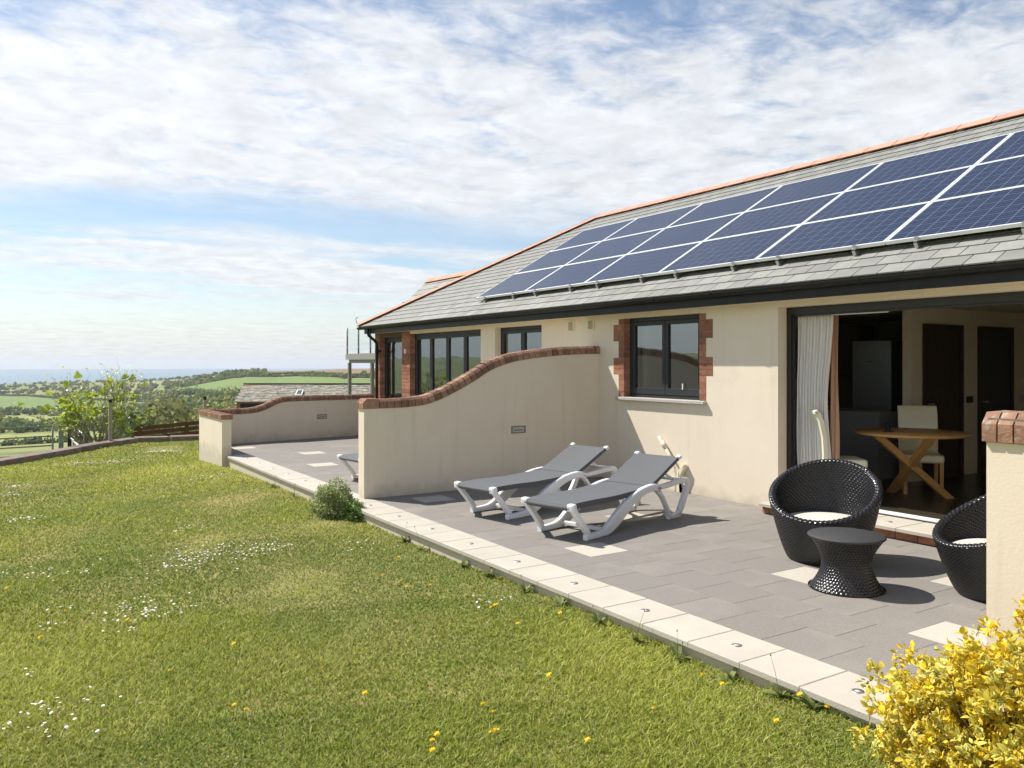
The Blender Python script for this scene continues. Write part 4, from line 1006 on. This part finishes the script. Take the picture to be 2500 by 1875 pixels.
def fig_tree():
    base=Vector((2.32,24.75,-2.45)); T=empty('fig_tree',base); tag(T,'spreading bare-branched shrub with fresh yellow-green leaves beyond the lawn kerb','tree')
    r=random.Random(4); tips=[]; br=MB()
    def grow(p,d,L,rad,lev):
        pts=[p]; q=p.copy(); dd=d.copy(); n=5
        for i in range(n):
            dd=(dd+Vector((r.uniform(-.16,.16),r.uniform(-.16,.16),r.uniform(-.02,.13)))).normalized(); q=q+dd*(L/n); pts.append(q.copy())
        br.tube(pts,[rad*(1-.6*i/n) for i in range(n+1)],5)
        if lev>=3 or L<.25: tips.append((q.copy(),dd.copy())); return
        for k in range(r.choice([2,3,3])):
            i=r.randint(2,n); d2=(dd+Vector((r.uniform(-.8,.8),r.uniform(-.8,.8),r.uniform(-.25,.55)))).normalized()
            grow(pts[i],d2,L*r.uniform(.55,.8),rad*.5,lev+1)
        tips.append((q.copy(),dd.copy()))
    for k in range(4): br.tube([(random.uniform(-.1,.1),random.uniform(-.1,.1),-.1),(random.uniform(-.15,.15),random.uniform(-.15,.15),.6),(.05*k-.1,.04,1.9)],[.06,.05,.04],6)
    for k in range(26):
        a=k*2.399+r.uniform(-.3,.3); el=r.uniform(.25,1.35); d=Vector((math.cos(a)*math.cos(el),math.sin(a)*math.cos(el),math.sin(el)))
        grow(Vector((math.cos(a)*.12,math.sin(a)*.12,1.80)),d,r.uniform(.70,1.02)*(1.15 if el>.9 else .95),.024,0)
    br.build('branches',M('fig_bark',(.27,.23,.175),(.17,.145,.11),scale=20,rough=.9),T)
    # lobed leaves
    me=[]
    for v in range(3):
        pts=[]; n=14
        for i in range(n):
            a=-2.6+5.2*i/(n-1); rad=.5*(1+.35*math.cos(3.2*a)); pts.append((.38+rad*math.cos(a),rad*math.sin(a)*.95,.12*abs(math.sin(a))-.15*(rad*math.cos(a))**2))
        m=MB(); m.add([(0,0,0)]+pts,[(0,i+1,i+2) for i in range(n-1)]); me.append(m.mesh('leaf',M('fig_leaf_%d'%v,[(.36,.44,.04),(.42,.46,.05),(.26,.37,.04)][v],rough=.45,trans=.4,spec=.4)))
    cnt=0; r.shuffle(tips)
    sm=MB()
    for p,d in tips:
        for k in range(2):
            q=p+Vector((r.uniform(-.10,.10),r.uniform(-.10,.10),r.uniform(-.12,.08))); X=Vector((r.uniform(-1,1),r.uniform(-1,1),r.uniform(-.1,.9))).normalized(); Y=Vector((-.3,-.2,1)).cross(X).normalized(); L_=r.uniform(.04,.085)
            sm.add([q,q+X*L_*.5-Y*L_*.35,q+X*L_,q+X*L_*.5+Y*L_*.35],[(0,1,2,3)])
    tag(sm.build('young_leaves',me[1].materials[0],T),kind='stuff')
    for p,d in tips:
        if p.z>3.25 and r.random()<.7: continue
        for k in range(r.choice([1,2,2,3])):
            if cnt>=285: break
            X=(d*.4+Vector((r.uniform(-1,1),r.uniform(-1,1),r.uniform(-.1,.9)))).normalized(); U=Vector((-.3,-.2,1)); Y=U.cross(X).normalized(); Z=X.cross(Y)
            o=link('leaf',r.choice(me),T); o.matrix_local=Matrix.Translation(p)@Matrix((X,Y,Z)).transposed().to_4x4()@Matrix.Scale(r.uniform(.11,.20),4); cnt+=1
fig_tree()
# flowers in the lawn
DAND=[(0.06,7.37),(0.4,6.46),(0.23,5.91),(0.74,5.99),(1.2,5.01),(0.8,4.76),(0.98,4.08),(1.02,4.02),(2.99,6.57),(2.55,6.07),(2.6,6.0),(2.63,5.74),(2.61,5.58),(2.78,5.52),(2.92,4.81),(2.85,4.74),(2.94,4.81),(2.84,4.39),(3.23,4.46),(2.53,3.59),(3.24,3.01),(2.72,2.97),(2.04,3.47),(1.91,3.18),(1.94,3.19),(3.08,2.53),(1.7,3.31),(1.65,3.26),(1.61,3.18),(1.58,3.88),(2.23,2.87),(3.25,3.16),(2.04,3.37),(3.40,2.49),(3.42,2.66)]
DAISY=[(1.34,7.38,60),(1.64,7.48,90),(1.89,7.71,90),(1.49,7.74,40),(2.08,7.49,30),(0.23,7.82,35),(0.37,7.63,25),(0.87,6.2,60),(0.77,6.47,25),(0.34,6.68,8),(0.32,6.16,10),(0.66,5.78,12),(0.23,4.57,22),(0.3,4.65,14),(0.22,4.32,10),(0.18,5.23,6),(0.14,11.0,45),(1.66,9.03,25),(0.9,6.1,20),(2.88,7.31,14),(2.88,7.07,12),(3.0,6.94,6),(2.95,4.94,10),(3.04,4.96,8),(3.0,18.67,160),(1.93,17.22,50),(1.29,17.34,40),(0.23,14.88,40),(0.09,13.73,60),(2.71,13.48,50),(2.8,14.91,20)]
def flowers():
    ym=M('dandelion_yellow',(.85,.60,.015),(.85,.66,.03),scale=200,rough=.8); sm=M('flower_stem',(.16,.22,.05),rough=.7)
    h=MB()
    for k in range(26):
        a=k*2.399; e=.15+.9*((k%9)/9); L=.018
        d=Vector((math.cos(a)*math.cos(e),math.sin(a)*math.cos(e),math.sin(e)))*L; n=Vector((-math.sin(a),math.cos(a),0))*.0032
        h.add([(0,0,0),d*.6-n,d,d*.6+n],[(0,1,2,3)])
    h.lathe([(.0001,.010),(.006,.008),(.009,.002)],8); hm=h.mesh('flower_head',ym)
    st=MB().tube([(0,0,-.02),(.003,0,.02),(0,0,.05)],.0018,5).mesh('stem',sm)
    for x,y in DAND:
        T=empty('dandelion',(x,y,float(lawn_z(x,y))),random.uniform(0,6)); tag(T,'yellow dandelion flower standing in the lawn grass','flower','dandelions in the lawn')
        zz=random.uniform(.038,.052); o=link('flower_head',hm,T,(0,0,zz),(random.uniform(-.4,.4),random.uniform(-.4,.4),0)); s=random.uniform(.85,1.25); o.scale=(s,s,s); link('stem',st,T,(0,0,zz-.05))
    r=np.random.default_rng(6); V=[];F=[];Cc=[]
    for x,y,n in DAISY:
        n=int(n*(.75 if y<10 else .8)); sp=.05+.021*math.sqrt(n)*r.uniform(.7,1.4)
        for k in range(n):
            px,py=x+r.normal(0,sp),y+r.normal(0,sp*.8)
            if px>3.42: continue
            pz=float(lawn_z(px,py))+r.uniform(.028,.045); rad=r.uniform(.006,.0095)*(1 if y<10 else 1.25); tx,ty=r.normal(0,.25,2); b=len(V)
            V.append((px,py,pz+.002)); Cc.append((.8,.55,.02))
            for i in range(9):
                a=i*.698; V.append((px+rad*.38*math.cos(a),py+rad*.38*math.sin(a),pz+.001)); Cc.append((.82,.82,.80))
            for i in range(9):
                a=i*.698+.1; V.append((px+rad*math.cos(a),py+rad*math.sin(a),pz+rad*(tx*math.cos(a)+ty*math.sin(a)))); Cc.append((.85,.85,.83))
            for i in range(9): F.append((b,b+1+i,b+1+(i+1)%9)); 
            for i in range(9): F.append((b+1+i,b+10+i,b+1+(i+1)%9)); F.append((b+10+i,b+10+(i+1)%9,b+1+(i+1)%9))
    me=np_mesh('daisies',V,F,M('daisy',(.8,.8,.8),attr=True,rough=.8,trans=.2),colors=np.array(Cc)); tag(link('daisies',me),'small white daisies scattered in patches over the lawn','daisies',kind='stuff')
    # broad-leaved weeds along the plinth
    r=random.Random(3); LV,LF=leaf_mesh_data(1,.35,.25,.35)
    wm=M('weed_leaf',(.17,.24,.06),(.26,.25,.09),scale=20,rough=.6,trans=.3,rand=.2)
    for i,y in enumerate([11.9,10.9,9.9,7.45,7.05,6.2,5.75,5.2,4.75,4.3,3.9,3.55,3.15,2.8,2.6]):
        T=empty('weed',(3.44+r.uniform(-.03,.03),y,float(lawn_z(3.44,y))-.01)); tag(T,'small leafy weed growing at the foot of the cream plinth','weed','weeds along the terrace plinth')
        V=[];F=[]
        for k in range(r.randint(9,18)):
            a=r.uniform(0,6.28); e=r.uniform(.2,1.3); L=r.uniform(.05,.12); X=Vector((math.cos(a)*math.cos(e),math.sin(a)*math.cos(e),math.sin(e))); Y=Vector((0,0,1)).cross(X).normalized(); Z=X.cross(Y); b=len(V)
            for q in LV: V.append(X*(q[0]*L)+Y*(q[1]*L)+Z*(q[2]*L))
            F+=[tuple(b+int(j) for j in f) for f in LF]
        MB().add(V,F).build('leaves',wm,T)
        if r.random()<.6:
            s=MB()
            for k in range(r.randint(1,2)): dx,dy,hh=r.uniform(-.06,.06),r.uniform(-.05,.05),r.uniform(.10,.24); s.tube([(0,0,0),(dx*.5,dy*.5,hh*.6),(dx,dy,hh)],[.002,.0016,.001],4); s.tube([(dx,dy,hh),(dx,dy,hh+.015)],[.004,.002],5)
            s.build('seed_stalk',sm if r.random()<.4 else MATS['shrub_twig'],T)
flowers()
# ---------------------------------------------------------------- kerb, gate, fences beyond the lawn
def kerb():
    T=empty('lawn_kerb'); tag(T,'weathered reddish concrete kerb wall along the far edge of the lawn','wall')
    km=M('weathered_kerb',(.24,.20,.17),(.14,.12,.105),scale=7,rough=.95,bump=.6,bscale=30,dark=(.28,.13,.085),dscale=4,dlo=.5,dhi=.66,rand=.12)
    for i in range(len(KERB)-1):
        a=Vector((*KERB[i],0)); b=Vector((*KERB[i+1],0)); u=(b-a).normalized(); n=Vector((-u.y,u.x,0)); w=.30
        za=float(lawn_z(a.x,a.y))+.11+random.uniform(-.01,.01); zb=float(lawn_z(b.x,b.y))+.11
        a2=a+u*.006; b2=b-u*.006
        MB().add([(*a2.xy,-3.2),(*b2.xy,-3.2),(*(b2+n*w).xy,-3.2),(*(a2+n*w).xy,-3.2),(*a2.xy,za),(*b2.xy,zb),(*(b2+n*w).xy,zb+.01),(*(a2+n*w).xy,za+.01)],[(0,3,2,1),(4,5,6,7),(0,1,5,4),(1,2,6,5),(2,3,7,6),(3,0,4,7)]).build('kerb_block',km,T,bevel=.02)
kerb()
galv_m=M('galvanised_tube',(.30,.31,.29),(.22,.23,.21),scale=6,rough=.5,metal=.4); fence_m=M('brown_fence_board',(.15,.068,.030),(.10,.045,.02),scale=3,rough=.75,rand=.15,stretch=(1,6,6)); post_m=M('grey_post',(.34,.31,.25),(.26,.24,.2),scale=9,rough=.85)
def field_gate():
    T=empty('field_gate',(-3.4,29.45,-3)); tag(T,'galvanised five-bar field gate standing beyond the lawn kerb','gate')
    z0=[2.62,2.30,2.17,2.00,1.72]
    for z in z0: MB().tube([(0,0,z),(4.9,.3,z+.04)],.022,8).build('bar',galv_m,T)
    for x in (2.95,.02,4.88): MB().tube([(x,x*.06,.2),(x,x*.06,2.66)],.03,8).build('upright',galv_m,T)
    P=MB().box(-.07,.07,-.07,.07,0,2.66).build('gate_post',galv_m,None,(1.72,29.85,-3)); tag(P,'thick grey post at the end of the field gate','post')
    P=MB().box(-.055,.055,-.055,.055,0,3.0).build('fence_post',M('creosote_post',(.03,.022,.018),rough=.8),None,(1.93,29.35,-3)); tag(P,'tall black timber post between the two gates','post')
    G=empty('boarded_gate',(2.02,29.2,-3)); tag(G,'dark boarded gate with pale metal rails beside the leafy shrub','gate')
    for k in range(11): MB().box(-.012,.012,-.40*(k+1)+.012,-.40*k,.9,2.70).build('board',wood_dark if k%3 else M('grey_board',(.10,.075,.06),rough=.8),G)
    for z in (2.72,2.28,1.86): MB().tube([(-.05,0,z),(-.05,-4.6,z)],.032,8).build('rail',M('pale_metal_rail',(.55,.55,.56),rough=.45,metal=.2) if 'pale_metal_rail' not in MATS else MATS['pale_metal_rail'],G)
    for y in (-1.5,-3.0,-4.6): MB().tube([(-.05,y,.8),(-.05,y,2.74)],.028,8).build('upright',galv_m,G)
field_gate()
def bollards():
    for x,y,lab in ((2.28,21.55,'slim cream bollard lamp with black cap in front of the leafy shrub'),(4.54,22.0,'slim cream bollard lamp with black cap behind the flat-capped corner wall')):
        T=empty('bollard_lamp',(x,y,-.3)); tag(T,lab,'lamp','bollard lamps along the kerb')
        MB().box(-.038,.038,-.038,.038,0,1.02).build('post',post_m,T); MB().box(-.034,.034,-.034,.034,1.02,1.08).build('head',black_m,T); MB().box(-.044,.044,-.044,.044,1.08,1.105).build('cap',black_m,T)
bollards()
def board_fence(name,lab,x0,x1,y,ztop,slope,n,bh,gap,zb):
    T=empty(name,(x0,y,0)); tag(T,lab,'fence','brown timber fences'); L=x1-x0
    for k in range(n):
        zt=ztop-k*(bh+gap)
        m=MB(); m.add([(0,0,zt-bh),(L,0,zt-bh+slope*L),(L,.025,zt-bh+slope*L),(0,.025,zt-bh),(0,0,zt),(L,0,zt+slope*L),(L,.025,zt+slope*L),(0,.025,zt)],[(0,3,2,1),(4,5,6,7),(0,1,5,4),(1,2,6,5),(2,3,7,6),(3,0,4,7)]); m.build('board',fence_m,T)
    x=.1
    while x<L: MB().box(x,x+.12,-.03,0,zb,ztop+slope*x+.01).build('post',fence_m,T); x+=1.28
board_fence('board_fence','brown timber fence of wide horizontal boards beyond the kerb',3.3,9.6,25.5,-.16,.06,6,.115,.035,-3)
board_fence('board_fence','brown timber fence rail showing above the low curved wall',8.2,14,31,.02,.02,3,.16,.04,-3)
def balcony():
    T=empty('balcony',(8.94,18.2,0)); tag(T,'grey steel balcony with glass balustrade at the rear of the house','balcony')
    gm=M('grey_steel',(.19,.19,.185),rough=.45,metal=.3)
    MB().box(-.05,1.6,0,5.15,1.78,1.96).build('deck_edge',M('deck_grey',(.28,.27,.25),rough=.7),T)
    MB().box(.02,1.5,.05,5.05,1.68,1.78).build('deck_joist',gm,T)
    for y in (5.05,3.3): MB().box(0,.085,y-.045,y+.045,-4,1.68).build('support_post',gm,T)
    for y in (5.08,4.18,3.28,2.38): MB().tube([(-.02,y,1.96),(-.02,y,2.74)],.026,8).build('baluster_post',gm,T)
    for y in (4.21,3.31,2.41): MB().box(-.026,-.014,y+.03,y+.84,2.02,2.70).build('glass_panel',clear_m,T)
    for y in (5.08,4.18,3.28):
        for z in (2.15,2.55): MB().box(-.04,0,y-.05,y-.01,z-.015,z+.015).build('glass_clamp',steel_m,T)
balcony()
def barn():
    A=Vector((20.6,81.7,0)); B=Vector((31.4,74.8,0)); u=(B-A).normalized(); L=(B-A).length
    T=empty('barn',(A.x,A.y,-6),math.atan2(u.y,u.x)); tag(T,'old barn with mossy slate roof and red brick gable in the valley','barn')
    # local: x along ridge, -y towards the house
    zr,ze=5.63,4.10; hw=2.7
    bm=M('barn_brick',(.30,.13,.085),(.22,.10,.07),scale=3,rough=.9)
    MB().prism([(-hw,0),(hw,0),(hw,ze-.1),(0,zr-.15),(-hw,ze-.1)],'x',.15,L-.15).build('wall',bm,T)
    MB().box(.5,5.2,-hw-.02,-hw+.2,.3,ze-.25).build('bay_shade_block',M('bay_shade_paint',(.015,.015,.017),rough=.9),T)  # solid near-black block, painted in for the shade inside the barn doorway
    rm=M('mossy_slate',(.36,.33,.27),(.24,.225,.19),scale=1.4,rough=.9,rand=.14,dark=(.10,.095,.07),dscale=2.5,dlo=.52,dhi=.66); rm2=M('lichen_slate',(.40,.25,.10),(.34,.30,.24),scale=1.2,rough=.9)
    R2=MB().add([(0,-hw-.2,ze-.1),(L,-hw-.2,ze-.1),(L,0,zr),(0,0,zr),(0,hw+.2,ze-.1),(L,hw+.2,ze-.1)],[(0,1,2,3),(3,2,5,4)]).build('roof',rm,T)
    for r in range(11):
        t0=r/11.; t1=(r+1.25)/11.; y0=-hw-.2+(hw+.2)*t0; y1=-hw-.2+(hw+.2)*min(1,t1); z0=ze-.1+(zr-ze+.1)*t0+.05; z1=ze-.1+(zr-ze+.1)*min(1,t1)+.02
        x=-.02+.2*(r%2)
        while x<L:
            w=random.uniform(.5,.75); j=random.uniform(-.015,.02)
            MB().add([(x,y0,z0+j),(min(x+w-.02,L),y0,z0+j),(min(x+w-.02,L),y1,z1+j),(x,y1,z1+j),(x,y0,z0-.05),(min(x+w-.02,L),y0,z0-.05)],[(0,1,2,3),(4,5,1,0)]).build('slate',rm2 if (x<2.2 and r>6 and random.random()<.6) else rm,R2); x+=w
    MB().box(-.05,L+.05,-.12,.12,zr-.02,zr+.10).build('ridge',M('dark_ridge',(.06,.05,.045),rough=.9),R2)
    sk=empty('skylight',(5.9,-1.62,4.80),0,T); sk.rotation_euler=(math.atan2(zr-ze+.1,hw+.2),0,0); MB().box(-.32,.32,-.45,.45,0,.12).build('frame',white_m,sk); MB().box(-.22,.22,-.36,.36,.12,.13).build('pane',anth_m,sk)
barn()
T_=empty('timber_screen',(9.9,24.6,-2.5)); tag(T_,'red-brown slatted timber screen under the balcony','screen')
for k in range(14): MB().box(k*.11,k*.11+.085,0,.02,0,2.95+.03*math.sin(k)).build('slat',M('red_timber',(.26,.075,.035),rough=.7) if k==0 else MATS['red_timber'],T_)
# ---------------------------------------------------------------- trees, hedges and woods of the valley
quadV=np.array([[-.5,-.5,0],[.5,-.5,0],[.5,.5,0],[-.5,.5,0]])
fol_m=M('far_foliage',(.1,.15,.03),attr=True,rough=.85,spec=.1,trans=.2)
def clumps(P,N_,S,col,r):
    n=len(P); U=N_+r.normal(0,.55,(n,3)); U/=np.linalg.norm(U,axis=1,keepdims=True)+1e-9; t=r.normal(size=(n,3)); X=np.cross(U,t); X/=np.linalg.norm(X,axis=1,keepdims=True)+1e-9; Y=np.cross(U,X)
    w=r.uniform(.6,1.3,(n,4,1)); V=P[:,None]+S[:,None,None]*w*(quadV[None,:,0:1]*X[:,None]+quadV[None,:,1:2]*Y[:,None])
    F=(np.arange(n)[:,None]*4+np.arange(4)[None]); return V.reshape(-1,3),F,np.repeat(col[:,None],4,1).reshape(-1,3)
GREENS=np.array([[.18,.225,.085],[.25,.28,.095],[.33,.34,.125],[.13,.18,.075],[.28,.275,.115],[.37,.38,.14]])
def crown(c,rad,hz,n,size,r,col):
    d=r.normal(size=(n,3)); d/=np.linalg.norm(d,axis=1,keepdims=True); ph=r.uniform(0,6,3)
    k=(.62+.38*r.random(n)**.5)*(1+.16*np.sin(d[:,0]*5+ph[0])+.14*np.sin(d[:,1]*6+ph[1])+.14*np.sin(d[:,2]*6+ph[2]))
    P=np.array(c)+d*k[:,None]*np.array([rad,rad,hz]); S=r.uniform(.6,1.3,n)*size
    cc=np.array(col)*r.uniform(.7,1.3,n)[:,None]
    return clumps(P,d,S,cc,r)
def join(parts):
    V=[];F=[];Cc=[];b=0
    for v,f,c in parts: V.append(v);F.append(f+b);Cc.append(c);b+=len(v)
    return np.concatenate(V),np.concatenate(F),np.concatenate(Cc)
def free(x,y):
    x=np.atleast_1d(x);y=np.atleast_1d(y); c=np.zeros(x.shape,bool)
    for k,P in FIELDS: c|=inpoly(x,y,P)
    return ~c
def polar(a,D): a=R_(a); return D*(FX*math.cos(a)+RX*math.sin(a)),D*(FY*math.cos(a)+RY*math.sin(a))
def trees():
    r=np.random.default_rng(12); bark=M('tree_bark',(.10,.08,.055),rough=.9)
    spots=[(-24.9,118),(-24.0,150),(-23.2,128),(-22.4,175),(-21.7,140),(-21.0,210),(-20.4,165),(-19.8,240),(-19.3,190),(-23.8,215),(-22.8,255),(-21.5,270),(-20.2,300),(-19.0,285),(-24.6,280),(-23.3,330),(-22.0,350),(-20.8,380),(-19.6,400),(-18.9,360),(-25.6,230),(-26.4,300),(-18.3,420),(-24.2,410)]
    for i,(a,D) in enumerate(spots):
        x,y=polar(a,D); z=float(tz(x,y)[0]); rad=r.uniform(2.6,4.2)*(.75+D/700); hz=rad*r.uniform(.75,1.0)
        T=empty('tree',(x,y,z)); kind=i%3
        tag(T,['round dark green tree in the valley below the terrace','pale spring-green tree in the valley below the terrace','olive green bushy tree in the valley below the terrace'][kind],'tree','trees in the valley')
        v,f,c=crown((0,0,hz*1.15),rad,hz,520,.30*rad**.6,r,[GREENS[0],GREENS[5],GREENS[4]][kind]); link('crown',np_mesh('crown',v,f,fol_m,colors=c),T)
        t=MB(); t.tube([(0,0,-.5),(.1,0,hz*.6),(0,.1,hz*1.2)],[rad*.07,rad*.05,rad*.02],6)
        for k in range(4): aa=k*1.6; t.tube([(0,0,hz*.6),(rad*.5*math.cos(aa),rad*.5*math.sin(aa),hz*1.3)],[rad*.035,rad*.01],5)
        t.build('trunk',bark,T)
    # woods read as one mass
    parts=[]
    for i in range(3300):
        a=r.uniform(-37,-9); D=math.exp(r.uniform(math.log(380),math.log(2850))); x,y=polar(a,D)
        dens=.5+.5*math.sin(x*.009+1)*math.sin(y*.006+2)
        if not free(x,y)[0] or r.random()>.30+.75*dens: continue
        if a>-17 and D>900: continue
        rad=r.uniform(2.2,5.2); z=float(tz(x,y)[0]); col=GREENS[r.choice(6,p=[.28,.2,.1,.2,.16,.06])]
        parts.append(crown((x,y,z+rad*.55),rad,rad*.8,70,.55*rad**.6+D/1600.,r,col))
    v,f,c=join(parts); tag(link('distant_woodland',np_mesh('distant_woodland',v,f,fol_m,colors=c)),'mixed green woodland covering the far side of the valley','woodland',kind='stuff')
    HED=[([(-64,1901),(41,1454),(74,1279),(147,1119),(146,816)],3,'hedge along the top of the bright green field below the sea'),
    ([(227,1236),(244,1119),(266,996),(304,949),(301,783),(345,742)],3,'dark hedge dividing the large green hillside field from the upper strips'),
    ([(-60,640),(2,625),(14,568),(40,545),(70,530)],5,'bushy hedge at the lower edge of the bright green field'),
    ([(257,1392),(255,1026),(310,1039),(331,978),(316,823),(345,788)],3,'hedge between the green hillside fields and the ploughed field'),
    ([(-30,470),(3,455),(25,448),(60,420)],6.5,'tall dark hedgerow of trees between the two pale pastures'),
    ([(119,908),(126,703),(136,629)],5,'hedge beside the wood in the valley bottom'),([(191,1067),(166,768),(170,640),(230,480)],6,'thick hedge along the foot of the large green hillside field'),
    ([(-30,300),(10,296),(40,290),(62,285)],2.4,'scrubby hedge between the pale pasture and the near field')]
    for pts,hh,lab in HED:
        parts=[]; x0,y0=pts[0]
        T=empty('hedgerow',(x0,y0,float(tz(x0,y0)[0]))); tag(T,lab,'hedge','hedges between the fields')
        for i in range(len(pts)-1):
            a=Vector(pts[i]);b=Vector(pts[i+1]); L=(b-a).length; n=max(3,int(L/(hh*.55)))
            for k in range(n):
                p=a.lerp(b,(k+r.random())/n); rad=hh*r.uniform(.4,.75); D=p.length
                parts.append(crown((p.x-x0,p.y-y0,float(tz(p.x,p.y)[0])-T.location.z+rad*.45),rad,rad*r.uniform(.8,1.2),46,.5+D/1500.,r,GREENS[r.choice([0,3,0,0,1])]))
        v,f,c=join(parts); link('foliage',np_mesh('foliage',v,f,fol_m,colors=c),T)
trees()
# ---------------------------------------------------------------- haze
def haze():
    m=bpy.data.materials.new('haze_air'); m.use_nodes=True; N=m.node_tree.nodes; N.clear(); o=N.new('ShaderNodeOutputMaterial'); v=N.new('ShaderNodeVolumePrincipled')
    v.inputs['Color'].default_value=(.80,.88,1,1); v.inputs['Density'].default_value=.00009; v.inputs['Anisotropy'].default_value=.2; m.node_tree.links.new(v.outputs[0],o.inputs['Volume'])
    tag(MB().box(-14600,14600,-14600,14600,-93,60).build('haze',m),'pale sea haze over the valley','haze',kind='stuff')
haze()
